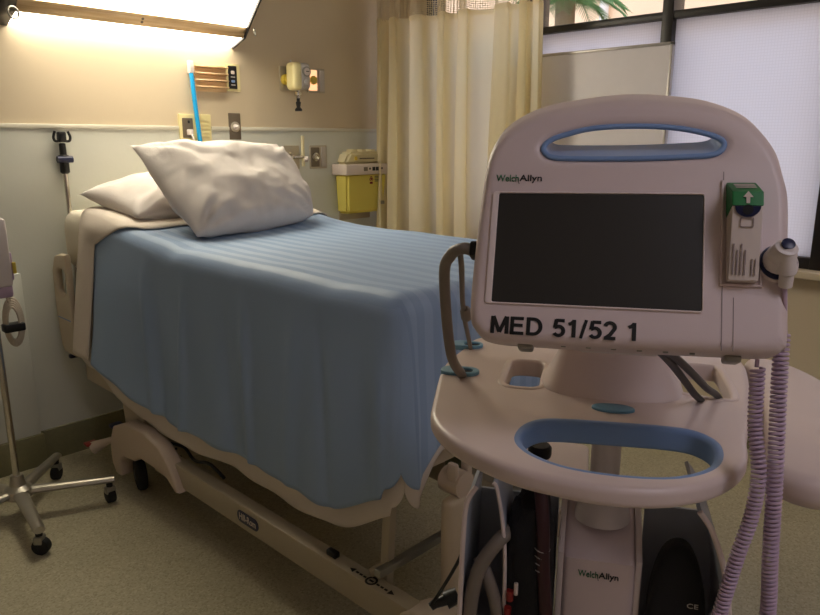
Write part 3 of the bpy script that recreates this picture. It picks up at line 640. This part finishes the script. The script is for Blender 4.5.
# IV rod at the head corner of the bed
iv2 = thing('short_iv_pole', (1.18, 3.19, .6), 'short chrome drip pole with black hook head at the bed head', 'iv pole')
P('rod', cyl((1.18, 3.185, .45), (1.18, 3.185, 1.29), .0095), 'chrome', iv2)
P('grip', lathe((1.18, 3.185, 1.262), [(.012, 0), (.019, .006), (.019, .045), (.022, .05), (.022, .075), (.014, .08), (.013, .125), (.008, .128)]), 'black', iv2)
P('grip_knob', cyl((1.148, 3.170, 1.322), (1.210, 3.170, 1.322), .014), 'navy', iv2)
P('hook_head', box((1.164, 3.168, 1.392), (1.196, 3.20, 1.436), .006), 'black', iv2)
for sg in (-1, 1): P('hook', tube(smoothpath([(1.18+sg*.008, 3.185, 1.398), (1.18+sg*.028, 3.18, 1.398), (1.18+sg*.034, 3.18, 1.414), (1.18+sg*.026, 3.18, 1.438)]), .0055), 'black', iv2)
# ---------------------------------------------------------------- drip stand at the left edge
H = V((.724, 2.76, 0))
iv = thing('drip_stand', (.724, 2.76, 0), 'silver five-legged drip stand on castors beside the wall', 'iv stand')
P('pole', cyl((.724, 2.76, .10), (.724, 2.76, 1.95), .0125), 'chrome', iv); P('hub', lathe((.724, 2.76, .085), [(.045, 0), (.055, .01), (.05, .035), (.028, .05), (.022, .09)]), 'alu', iv)
for k in range(5):
    a = math.radians(-97+72*k); d = V((math.cos(a), math.sin(a), 0)); e = H+d*.335; s = V((-d.y, d.x, 0))
    if e.y > 3.1: e = H+d*.30
    L = (e-H).length
    bm = bmesh.new(); rings = []
    for t in [i/8 for i in range(9)]:
        w = .027-.008*t; h = .016-.003*t; c = H+d*(.03+(L-.03)*t)+V((0, 0, .108-.010*t)); rings.append([bm.verts.new(c+s*w*math.cos(q)+V((0, 0, h*math.sin(q)))) for q in [j*PI/6 for j in range(12)]])
    for x, y in zip(rings, rings[1:]):
        for j in range(12): bm.faces.new((x[j], x[(j+1) % 12], y[(j+1) % 12], y[j]))
    bm.faces.new(rings[0]); bm.faces.new(rings[-1]); P('leg', bm, 'alu', iv)
    c = e-d*.02; ca = a+.9+k*1.1; cdv = V((math.cos(ca), math.sin(ca), 0))
    cs = P('castor', cyl(c+V((0, 0, .055)), c+V((0, 0, .095)), .012), 'black', iv)
    w = lathe(c+cdv*.004-cdv.cross(V((0, 0, 1)))*.016+V((0, 0, .030)), [(.018, -.0), (.029, .003), (.030, .008), (.030, .026), (.029, .030), (.018, .032)], cdv.cross(V((0, 0, 1)))); P('castor_wheel', w, 'rubber', cs)
    P('castor_fork', box((-.016, -.019, 0), (.016, .019, .03), .006, M4=Matrix.Translation(c+V((0, 0, .04))) @ Matrix.Rotation(ca, 4, 'Z')), 'grey', cs)
pm = thing('infusion_pump', (.77, 2.76, .84), 'pale device with purple side and yellow tag clamped on the drip stand', 'pump')
P('body', box((.69, 2.69, .90), (.783, 2.745, 1.14), .012), 'white', pm); P('side_panel', box((.755, 2.70, .92), (.790, 2.742, 1.02), .006), 'cord', pm); P('clamp', box((.705, 2.742, .98), (.745, 2.79, 1.04), .006), 'black', pm)
P('yellow_tag', box((.785, 2.69, .945), (.796, 2.70, .985), .002), 'brass', pm); P('lower_case', box((.70, 2.70, .86), (.782, 2.745, .905), .01), 'cord', pm)
cc = thing('coiled_cable', (.76, 2.72, .68), 'light grey cable coil tied with a black strap on the drip stand', 'cable')
b = bmesh.new()
for k in range(5):
    tube([V((.768+.002*k+(.020+.003*k)*math.cos(t), 2.705+.006*k, .765+(.060+.007*k)*math.sin(t))) for t in [i*2*PI/24 for i in range(25)]], .0045, bm=b, n=8)
P('coil', b, 'cable', cc); P('strap', box((.735, 2.695, .735), (.805, 2.74, .765), .006), 'black', cc); P('tail', tube(smoothpath([(.768, 2.72, .82), (.76, 2.72, .87), (.75, 2.72, .90)]), .0045), 'cable', cc)
# ---------------------------------------------------------------- vital signs cart
O = V((.863, .445, 0)); rc = V((.4920, -.8706, 0)); bc = V((.8706, .4920, 0)); CM = frame(O, rc, bc, (0, 0, 1))
cart = thing('monitor_cart', (.863, .445, 0), 'off-white wheeled medical cart with blue-lined handle tray', 'cart')
def L3(x, y, z): return CM @ V((x, y, z))
tr = smoothpath([(-.236, -.09, 0), (-.222, -.175, 0), (-.182, -.250, 0), (-.115, -.312, 0), (-.052, -.336, 0), (.003, -.342, 0), (.058, -.326, 0), (.108, -.282, 0), (.142, -.215, 0), (.155, -.135, 0), (.175, -.03, 0), (.20, .10, 0), (.205, .20, 0), (.16, .245, 0), (0, .255, 0), (-.17, .25, 0), (-.226, .22, 0), (-.240, .15, 0), (-.252, .05, 0)], 6, True)
tr = [(p.x*.985, p.y if p.y > -.1 else -.1+(p.y+.1)*.805) for p in tr]
hnd = [(-.111, -.190), (-.104, -.155), (-.085, -.132), (-.05, -.124), (.006, -.120), (.06, -.117), (.095, -.122), (.115, -.145), (.118, -.178), (.108, -.215), (.085, -.243), (.05, -.262), (0, -.268), (-.05, -.262), (-.085, -.243), (-.105, -.218)]
hnd = [(p.x*.95, -.19+(p.y+.19)*.93) for p in smoothpath([(x, y, 0) for x, y in hnd], 5, True)]
lh = rrect(-.148, -.02, -.096, .105, .018); rh = [(.104, .010), (.148, .000), (.160, .02), (.160, .135), (.148, .150), (.112, .150), (.102, .135), (.096, .03)]
lh = [(p.x, p.y) for p in smoothpath([(x, y, 0) for x, y in lh], 1, True)]
rh = [(p.x, p.y) for p in smoothpath([(x, y, 0) for x, y in rh], 4, True)]
P('tray', plate(tr, [hnd, lh, rh], 1.038, 1.062, .008, M4=CM, res=5), 'tray', cart, ang=50)
def grow(loop, k, c=None):
    cx = sum(p[0] for p in loop)/len(loop); cy = sum(p[1] for p in loop)/len(loop); out = []
    n = len(loop)
    for i in range(n):
        a, b_ = V(loop[i-1]), V(loop[(i+1) % n]); t = (b_-a).normalized(); nn = V((t.y, -t.x)); p = V(loop[i])
        if nn.dot(p-V((cx, cy))) < 0: nn = -nn
        out.append(tuple(p+nn*k))
    return out
P('handle_liner', plate(grow(hnd, .0125), [grow(hnd, -.003)], 1.032, 1.0618, .006, M4=CM, res=4), 'blue', cart)
P('hole_rim', plate(grow(lh, .010), [grow(lh, -.002)], 1.036, 1.0635, .004, M4=CM), 'tray', cart)
P('hole_rim', plate(grow(rh, .010), [grow(rh, -.002)], 1.036, 1.0635, .004, M4=CM), 'tray', cart)
P('blue_catch', plate(rrect(-.150, -.01, -.117, .12, .01), [], .955, 1.00, .002, M4=CM), 'blue', cart)
P('oval_button', plate([(.027*math.cos(t*PI/16)+.002, .014*math.sin(t*PI/16)-.076) for t in range(32)], [], 1.058, 1.0655, .002, M4=CM), 'teal', cart)
wg = [(.175, -.245), (.205, -.262), (.24, -.25), (.275, -.20), (.30, -.10), (.315, .02), (.312, .12), (.285, .20), (.25, .235), (.215, .225), (.207, .15), (.198, .02), (.172, -.14), (.160, -.21)]
wg = [(p.x, p.y if p.y > 0 else p.y*.84) for p in smoothpath([(x, y, 0) for x, y in wg], 5, True)]
P('side_wing', plate(wg, [], 1.020, 1.058, .016, M4=CM, res=5), 'tray', cart, ang=50)
# flared neck rising from tray to the monitor
def neck():
    bm = bmesh.new(); rings = []
    for k in range(15):
        t = k/14; z = 1.058+t*.150; fl = (1-t)**3
        w = .064+.035*fl; d = .035+.045*fl; cy = .035-.045*t; ring_ = []
        for j in range(40):
            a = 2*PI*j/40; ca, sa = math.cos(a), math.sin(a); ex = .6
            ring_.append(bm.verts.new(L3(w*abs(ca)**ex*(1 if ca > 0 else -1), cy+d*abs(sa)**ex*(1 if sa > 0 else -1), z)))
        rings.append(ring_)
    for a, c in zip(rings, rings[1:]):
        for j in range(40): bm.faces.new((a[j], a[(j+1) % 40], c[(j+1) % 40], c[j]))
    bm.faces.new(rings[0]); bm.faces.new(rings[-1]); return bm
P('neck', neck(), 'tray', cart, ang=60)
P('pole', cyl(L3(0, 0, .30), L3(0, 0, 1.03), .0205, n=32), 'white', cart); P('pole_collar', lathe(L3(0, 0, .868), [(.040, 0), (.038, .012), (.030, .026), (.024, .032), (.023, .048)]), 'white', cart)
P('pole_socket', lathe(L3(0, 0, .995), [(.026, 0), (.034, .02), (.05, .034)]), 'white', cart)
def bx(x0, y0, z0, x1, y1, z1, bev=.004, seg=2, bm=None): return box((x0, y0, z0), (x1, y1, z1), bev, M4=CM, seg=seg, bm=bm)
# battery box
pr = [(-.072, .34), (-.072, .838), (.05, .900), (.06, .34)]
T = frame(O, bc, (0, 0, 1), rc); P('battery_box', plate(pr, [], -.050, .047, .009, M4=T), 'case', cart)
P('battery_box_cheek', plate([(-.066, .34), (-.068, .842), (.05, .903), (.06, .34)], [], -.058, -.0495, .002, M4=T), 'case2', cart)
P('battery_box_cheek', plate([(-.066, .34), (-.068, .842), (.05, .903), (.06, .34)], [], .0465, .055, .002, M4=T), 'case2', cart)
BF = frame(L3(0, -.0725, 0), rc, (0, 0, 1), -bc)
def welch(M4, x0, y0, x1, y1, parent):
    k = x0+(x1-x0)*.50
    text('Welch', M4, x0, y0, k, y1, 'greenink', parent, 'brand_lettering', bold=.008)
    text('Allyn', M4, k+.0006, y0-(y1-y0)*.22, x1, y1, 'ink', parent, 'brand_lettering', bold=.014)
    text('\\', M4, k-(x1-x0)*.035, y0-(y1-y0)*.35, k+(x1-x0)*.02, y0+(y1-y0)*.55, 'ink', parent, 'brand_lettering')
welch(BF, -.029, .812, .025, .822, cart)
P('lower_latch', box((.018, -.001, .745), (.05, .002, .772), .001, M4=BF), 'alu', cart)
# bins either side
XZ = frame(O, rc, (0, 0, 1), -bc)
def strip(pts, t): 
    l = [V(p) for p in pts]; nn = []
    for i in range(len(l)):
        d = (l[min(i+1, len(l)-1)]-l[max(i-1, 0)]).normalized(); nn.append(V((-d.y, d.x)))
    return [tuple(p+n*t/2) for p, n in zip(l, nn)]+[tuple(p-n*t/2) for p, n in reversed(list(zip(l, nn)))]
def curve2(pts): return [(p.x, p.y) for p in smoothpath([(x, y, 0) for x, y in pts], 5)]
def bin_(out, inn):
    bmx = plate(strip(out, .005), [], -.02, .125, .0015, M4=XZ); lo_ = [p for p in out if p[1] < .89]; poly = lo_+[(inn, lo_[-1][1]), (inn, out[0][1])]
    plate(poly, [], -.024, -.019, .001, M4=XZ, bm=bmx); lowz = [p for p in out if p[1] < .66]
    plate(lowz+[(inn, lowz[-1][1]), (inn, out[-1][1] if False else lowz[0][1])], [], .118, .123, .001, M4=XZ, bm=bmx)
    box((min(inn, lowz[0][0]), -.12, .50), (max(inn, lowz[0][0]), .02, .507), .002, M4=CM, bm=bmx)
    P('storage_bin', bmx, 'greybin', cart)
    P('bin_edge', tube([XZ @ V((x, z, .125)) for x, z in out], .0036), 'case2', cart)
OL = curve2([(-.188, .50), (-.187, .64), (-.185, .76), (-.182, .88), (-.178, .93), (-.166, .955)]); OR = curve2([(.168, .50), (.165, .65), (.160, .78), (.148, .87), (.128, .93), (.110, .958)])
bin_(OL, -.062); bin_(OR, .060)
DV = curve2([(-.126, .52), (-.126, .80), (-.130, .885), (-.140, .945), (-.146, .955)])
P('bin_divider', plate(strip(DV, .003), [], .0, .108, .001, M4=XZ), 'greybin', cart); P('bin_edge', tube([XZ @ V((x, z, .108)) for x, z in DV], .0028), 'case2', cart)
P('rear_shelf', plate(rrect(-.13, .03, -.022, .17, .015), [], .890, .903, .003, M4=CM), 'tray', cart)
# wheeled base
P('base_column', cyl(L3(0, 0, .12), L3(0, 0, .36), .03), 'white', cart)
for k in range(5):
    a = 2*PI*k/5+.3; d = V((math.cos(a), math.sin(a), 0)); e = O+d*.27
    P('base_leg', tube([O+V((0, 0, .13)), O+d*.14+V((0, 0, .125)), e+V((0, 0, .10))], [.032, .026, .020], n=14), 'white', cart)
    w = P('castor', lathe(e+V((0, 0, .045))-V((-d.y, d.x, 0))*.014, [(.03, 0), (.044, .004), (.045, .024), (.03, .028)], (-d.y, d.x, 0)), 'rubber', cart); P('castor_fork', cyl(e+V((0, 0, .07)), e+V((0, 0, .105)), .014), 'grey', w)
# cable slots
for x, y, w in ((-.212, .022, .026), (-.224, .163, .022)):
    P('cable_slot', plate([(x-.03+p[0], y+p[1]) for p in rrect(-.004, -.017, w+.028, .017, .016)], [rrect(x-.012, y-.009, x+.014, y+.009, .008)], 1.058, 1.0668, .002, M4=CM), 'teal', cart)
P('slot_well', plate(rrect(-.226, .012, -.197, .032, .009), [], 1.060, 1.0635, .0005, M4=CM), 'ink', cart); P('slot_well', plate(rrect(-.238, .153, -.209, .173, .009), [], 1.060, 1.0635, .0005, M4=CM), 'ink', cart)
# ---------------------------------------------------------------- monitor
mc = V((0.65567285, 0.36560743, 1.28885343)); mr = V((0.49575596, -0.86840955, 0.00953306)); mu_ = V((0.35288271, 0.21145865, 0.91145984)); mn = V((-0.79353628, -0.44849759, 0.4112786))
MM = frame(mc, mr, mu_, mn)
mon = thing('vital_signs_monitor', tuple(mc-mu_*.10), 'off-white vital signs monitor with dark screen and arched carry handle', 'monitor')
bo = [(-.1265, -.07), (-.1262, 0), (-.1225, .075), (-.118, .105), (-.107, .127), (-.087, .143), (-.060, .155), (-.02, .1625), (.025, .167), (.07, .164), (.112, .156), (.148, .138), (.170, .110), (.180, .08), (.1835, .055), (.183, 0), (.1825, -.08), (.178, -.093), (.165, -.0985), (.12, -.0995), (.03, -.1005), (-.07, -.1005), (-.105, -.0985), (-.119, -.09)]
bo = [(p.x, p.y) for p in smoothpath([(x, y, 0) for x, y in bo], 5, True)]
hh = [(-.064, .112), (-.056, .103), (-.035, .101), (.03, .1005), (.09, .1025), (.117, .105), (.126, .113), (.122, .121), (.10, .129), (.07, .1345), (.03, .1365), (-.01, .1345), (-.038, .128), (-.056, .121)]
hh = [(.031+(p.x-.031)*.94, .118+(p.y-.118)*.93) for p in smoothpath([(x, y, 0) for x, y in hh], 5, True)]
def shear(b, y0=.088, y1=.10, k=.75):
    for v in b.verts:
        t = max(0, min(1, (v.co.y-y0)/(y1-y0)))
        v.co.y += k*max(0, -v.co.z)*t
    bmesh.ops.transform(b, matrix=MM, verts=b.verts); return b
P('case', shear(plate(bo, [hh], -.045, .004, .012, res=6)), 'case', mon, ang=50)
P('handle_liner', shear(plate(grow(hh, .0045), [grow(hh, -.0015)], -.0455, .0046, .0025), .05, .06), 'blue', mon)
P('screen_bezel', plate(rrect(-.1105, -.0620, .1050, .0618, .004), [rrect(-.1035, -.0600, .1035, .0600, .002)], .003, .0062, .001, M4=MM), 'case2', mon)
P('screen', plate(rrect(-.1035, -.0600, .1035, .0600, .002), [], .003, .0046, .0003, M4=MM), 'screen', mon)
P('case_back', plate(rrect(-.112, -.088, .168, .072, .02), [], -.092, -.040, .010, M4=MM, res=4), 'case', mon, ang=50)
P('seam', box((.1215, -.098, .0036), (.1223, .085, .0044), M4=MM), 'seam', mon)
P('seam', box((.132, -.098, .0036), (.1326, -.045, .0044), M4=MM), 'seam', mon)
numb = glyphs('MED 51/52 1', MM @ Matrix.Translation((0, 0, .0042)), -.1020, -.0933, .0450, -.0750); P('stencilled_number', numb, 'ink', mon, smooth=False)
welch(MM @ Matrix.Translation((0, 0, .0042)), -.108, .0735, -.059, .0812, mon)
b = bmesh.new()
for x in (-.075, .128): box((x, -.106, -.035), (x+.016, -.098, -.012), .003, M4=MM, bm=b)
for k in range(6): box((-.03+k*.025, -.1015, -.012), (-.025+k*.025, -.0995, -.008), .0005, M4=MM, bm=b)
P('underside_feet', b, 'grey', mon)
P('tilt_mount', box((-.02, -.09, -.135), (.085, .03, -.088), .012, M4=MM), 'white', mon)
b = cyl(MM @ V((.03, -.05, -.12)), L3(0, .0, 1.19), .03); P('mount_stem', b, 'white', mon)
P('hose_port', box((-.135, -.006, -.035), (-.118, .012, -.014), .003, M4=MM), 'black', mon)
# probe cover box
PBM = MM @ Matrix.Translation((0, -.030, .004)) @ Matrix.Rotation(math.radians(24), 4, 'X') @ Matrix.Translation((0, .030, -.004))
pb = thing('probe_cover_box', tuple(MM @ V((.14, -.03, .02))), 'green and white carton of probe covers on the monitor side', 'box')
YZ = MM @ frame((0, 0, 0), (0, 1, 0), (0, 0, 1), (1, 0, 0))
P('carton', plate([(-.030, .004), (-.030, .016), (.040, .0335), (.052, .0335), (.062, .004)], [], .1250, .1520, .0008, M4=YZ), 'card', pb)
P('carton_top', plate([(.036, .002), (.039, .0345), (.053, .0345), (.0735, .004), (.0735, .002)], [], .1244, .1526, .0015, M4=YZ), 'green', pb)
PBM = MM @ Matrix.Translation((0, .046, .0345)) @ Matrix.Rotation(math.radians(4), 4, 'X') @ Matrix.Translation((0, -.058, -.0342))
AF = PBM @ Matrix.Translation((0, 0, .0348))
P('arrow_mark', plate([(.1368, .053), (.1402, .053), (.1402, .059), (.1430, .059), (.1385, .065), (.1340, .059), (.1368, .059)], [], 0, .0006, M4=AF), 'card', pb, smooth=False)
sl = V((0, .070, .0175)).normalized(); FM = frame(MM @ V((.1386, .0385, .0337)), mr, (mu_*sl.y+mn*sl.z), mr.cross(mu_*sl.y+mn*sl.z))
P('dispenser_flap', plate([(.0115*math.cos(t*PI/12), .0-.0105*abs(math.sin(t*PI/12))) for t in range(13)], [], 0, .0012, M4=FM), 'navy', pb, smooth=False)
P('dispenser_hole', plate([(.0048*math.cos(t*PI/12), -.0035+.0048*math.sin(t*PI/12)) for t in range(24)], [], .0008, .002, M4=FM), 'ink', pb, smooth=False)
P('flap_outline', plate(rrect(-.006, -.020, .006, -.011, .001), [rrect(-.0054, -.0194, .0054, -.0116, .0008)], 0, .0008, M4=FM), 'seam', pb, smooth=False)
for k in range(4): P('small_print', box((-.011+k*.0035, -.066, 0), (-.0098+k*.0035, -.036-.006*(k % 2), .0008), M4=FM), 'seam', pb, smooth=False)
for k in range(2): P('small_print', box((.006+k*.003, -.066, 0), (.0068+k*.003, -.050, .0008), M4=FM), 'seam', pb, smooth=False)
tn = (mu_*.0305+mn*.0205).normalized(); CT = frame(MM @ V((.1386, .0632, .0193))+tn*.0006, mr, mr.cross(tn)*-1, tn)
b = bmesh.new()
for k in range(3): box((-.009, -.006+k*.006, 0), (.010, -.0035+k*.006, .0003), M4=CT, bm=b)
P('top_print', b, 'card', pb, smooth=False)
P('carton_holder', plate([(.1195, -.034), (.1575, -.034), (.1575, .03), (.155, .03), (.155, -.0315), (.122, -.0315), (.122, .075), (.1195, .075)], [], .003, .007, .0008, M4=MM), 'case', mon)
# thermometer probe
tp = thing('thermometer_probe', tuple(MM @ V((.175, -.01, .03))), 'white thermometer probe with dark tip parked at the right edge of the monitor', 'thermometer')
PX = lambda x, y, z: MM @ V((x, y, z))
P('well', lathe(PX(.170, -.010, -.012), [(.0185, 0), (.0185, .018), (.0175, .020), (.016, .021)], mn+mr*.1), 'case2', tp)
P('dark_ring', lathe(PX(.1705, -.0095, .0075), [(.0168, 0), (.0174, .002), (.0168, .004)], mn+mr*.1), 'navy', tp)
P('probe_body', tube(smoothpath([PX(.170, -.009, .009), PX(.1715, -.005, .022), PX(.173, .0, .032)]), [.0142]*4+[.0134]*4+[.0115]*4+[.0105]*4+[.009], n=20), 'white', tp)
P('probe_tip', lathe(PX(.1735, .0015, .0325), [(.0060, 0), (.0060, .0022), (.0035, .003)], mn+mr*.1+mu_*.35), 'navy', tp)
P('probe_handle', tube(smoothpath([PX(.1725, -.001, .027), PX(.1745, -.010, .024), PX(.1765, -.023, .016), PX(.177, -.033, .008)]), [.0095]*8+[.0085]*8+[.0065]*8+[.005], n=16), 'white', tp)
# coiled cords
def helix(path, r, pitch, tr_, n=7):
    pts = smoothpath(path, 12); out = []; acc = 0; up = V((1, 0, 0))
    for i in range(len(pts)-1):
        a, b_ = pts[i], pts[i+1]; t = (b_-a).normalized(); up = (up-t*up.dot(t)).normalized(); s = t.cross(up); L = (b_-a).length; k = max(1, int(L/pitch*12))
        for j in range(k):
            q = a+(b_-a)*j/k; ph = 2*PI*(acc+L*j/k)/pitch; out.append(q+(up*math.cos(ph)+s*math.sin(ph))*r)
        acc += L
    return tube(out, tr_, n=n)
def sub(name, bm, m, par):
    o = link(name, bm, m); bpy.context.view_layer.update(); return rel(o, par)
top = [PX(.177, -.033, .008), PX(.180, -.055, -.004), V((.752, .203, 1.212))]
c1 = P('coiled_cord', helix([(.749, .205, 1.211), (.731, .196, 1.149), (.716, .186, 1.072), (.712, .180, .99), (.715, .176, .925), (.72, .175, .80), (.715, .185, .68)], .0064, .0046, .0017), 'cord', tp)
P('cord_lead', tube(smoothpath(top), .0021), 'cord', tp)
P('cord_lead', tube(smoothpath([PX(.163, -.095, -.03), V((.738, .222, 1.205)), (.729, .219, 1.178)]), .0021), 'cord', mon)
P('coiled_cord', helix([(.733, .219, 1.176), (.7225, .212, 1.12), (.708, .199, 1.075), (.700, .199, 1.03), (.69, .205, .985), (.675, .215, .89), (.655, .225, .76)], .0060, .0046, .0017), 'cord', mon)
# grey hoses from the left port down through the tray
h1 = thing('pressure_hose', tuple(L3(-.212, .022, 1.06)), 'thick grey hose looping from the monitor into the front tray slot', 'hose')
A = MM @ V((-.1315, .003, -.024))
E1 = L3(-.211, .022, 1.05); E2 = L3(-.224, .163, 1.05)
P('hose', tube(smoothpath([A, A-mr*.012+V((0, 0, .002)), A-mr*.028+bc*.015+V((0, 0, -.008)), A-mr*.042+bc*.045+V((0, 0, -.04)), (A-mr*.04+V((0, 0, -.09)))*.55+E1*.45, E1, E1-V((0, 0, .06))], 8), .0068), 'hose', h1)
h2 = thing('sensor_cable', tuple(L3(-.224, .163, 1.06)), 'thin grey cable with a moulded joint dropping into the rear tray slot', 'cable')
mid = (A+E2)/2
P('cable', tube(smoothpath([A, A-mr*.018+bc*.02, A-mr*.022+bc*.05+V((0, 0, -.03)), mid-mr*.012+V((0, 0, -.0)), E2, E2-V((0, 0, .05))], 8), .0036), 'hose', h2)
dm = (E2-mid).normalized(); P('moulded_joint', tube([mid-mr*.010+dm*(-.012), mid-mr*.009+dm*(-.004), mid-mr*.008+dm*.022, mid-mr*.006+dm*.032], [.0045, .008, .008, .0042], n=12), 'hose', h2)
# black power cables through the right hole
pc = thing('power_cables', tuple(L3(.13, .05, 1.05)), 'pair of black cables passing through the right tray opening', 'cable')
S0 = MM @ V((.070, -.088, -.050))
for dx_, dz_ in ((0, 0), (-.018, -.012)):
    A1 = S0+mr*dx_*.3; E3 = L3(.146+dx_, .012, 1.052+dz_)
    P('cable', tube(smoothpath([A1, A1+(E3-A1)*.3+V((0, 0, .004)), A1+(E3-A1)*.7+V((0, 0, .002)), E3, E3+V((.0, -.015, -.07))]), .0046), 'black', pc)
# ---------------------------------------------------------------- contents of the bins
def lump(pts, R, sx, m, name, parent, seed=0):
    bm = bmesh.new(); bmesh.ops.create_icosphere(bm, subdivisions=4, radius=1)
    for v in bm.verts:
        n = noise.fractal(v.co*2.2+V((seed, 0, 0)), 1, 2, 3)*.12; q = v.co.copy()
        q = V([math.copysign(abs(c)**.62, c) for c in q])*(1+n); v.co = L3(pts[0]+q.x*R[0], pts[1]+q.y*R[1], pts[2]+q.z*R[2]+sx*q.x*0)
    return P(name, bm, m, parent)
k1 = thing('blood_pressure_cuff', tuple(L3(-.10, 0, .6)), 'black folded blood pressure cuff with maroon hose, left bin of the cart', 'cuff')
lump((-.097, -.058, .775), (.034, .056, .150), 0, 'cloth', 'cuff', k1, 1)
P('cuff_hose', tube(smoothpath([L3(-.085, -.085, .95), L3(-.078, -.105, .90), L3(-.075, -.11, .84), L3(-.068, -.11, .76), L3(-.066, -.10, .66)]), .009), 'maroon', k1)
for k in range(4): P('printed_ring', ring(L3(-.0775, -.1075, .868-.010*k), .0098, (0, -.1, 1), .0008), 'boardf', k1)
k2 = thing('blood_pressure_cuff', tuple(L3(.10, 0, .6)), 'black blood pressure cuff with white print, right bin of the cart', 'cuff')
cuf = [(p.x, p.y) for p in smoothpath([(.064, .60, 0), (.063, .74, 0), (.066, .82, 0), (.078, .868, 0), (.095, .884, 0), (.114, .876, 0), (.130, .835, 0), (.140, .76, 0), (.146, .60, 0)], 6, True)]
KF = frame(L3(0, -.065, 0), rc, V((0, 0, 1)), -bc); P('cuff', plate(cuf, [], -.01, .025, .010, M4=KF, res=4), 'cloth', k2)
KP = KF @ Matrix.Translation((0, 0, .026))
text('CE', KP, .112, .800, .126, .807, 'boardf', k2, 'cuff_print')
for r_ in (.052, .060, .070):
    P('print_arc', tube([KP @ V((.104+r_*math.cos(t)*.55, .715+r_*math.sin(t), 0)) for t in [.5+i*.12 for i in range(18)]], .0007, n=5), 'boardf', k2)
g1 = thing('grey_air_hose', tuple(L3(-.14, -.05, .6)), 'thick grey hose curving up inside the left bin of the cart', 'hose')
P('hose', tube(smoothpath([L3(-.112, -.04, .86), L3(-.130, -.10, .875), L3(-.160, -.115, .83), L3(-.172, -.118, .76), L3(-.175, -.10, .66)]), .010), 'hose', g1)
P('second_hose', tube(smoothpath([L3(-.165, -.09, .83), L3(-.150, -.105, .81), L3(-.135, -.11, .76), L3(-.132, -.10, .66)]), .009), 'hose', g1)
rw = thing('red_white_connector', tuple(L3(-.12, -.1, .7)), 'small red and white cable connectors low in the left bin', 'connector')
P('red_part', tube([L3(-.118, -.112, .80), L3(-.118, -.112, .785)], .005), 'red', rw); P('red_part', tube([L3(-.120, -.114, .775), L3(-.121, -.114, .755)], .005), 'red', rw); P('white_part', tube([L3(-.110, -.112, .812), L3(-.110, -.112, .795)], .003), 'card', rw)
# roll of tape / label seen through the handle opening
rl = thing('labelled_vial', tuple(L3(-.12, -.15, .95)), 'small dark-capped bottle seen through the left end of the blue handle opening', 'bottle')
P('body', cyl(L3(-.096, .056, .903), L3(-.096, .056, .928), .014, .014), 'card', rl); P('cap', lathe(L3(-.096, .056, .926), [(.017, 0), (.018, .004), (.018, .014), (.015, .018)]), 'ink', rl)
# black plug hanging beside the cart
pl = thing('hanging_plug', (.92, .93, .62), 'black mains plug on a thin dark cable hanging left of the cart', 'plug')
def ray(x, y, w): return V((0, 0, 1.4))+(F3*705+R3*(x-410)-U3*(y-307.5))/705*w
P('cable', tube(smoothpath([(.800, .636, .79), (.79, .655, .73), (.782, .685, .665), (.775, .70, .635)]), .003), 'black', pl)
P('plug_body', tube([(.775, .70, .632), (.783, .697, .636), (.80, .685, .642)], [.007, .008, .010], n=12), 'black', pl); P('plug_head', tube([(.797, .686, .64), (.815, .674, .648)], [.015, .013], n=14), 'black', pl)
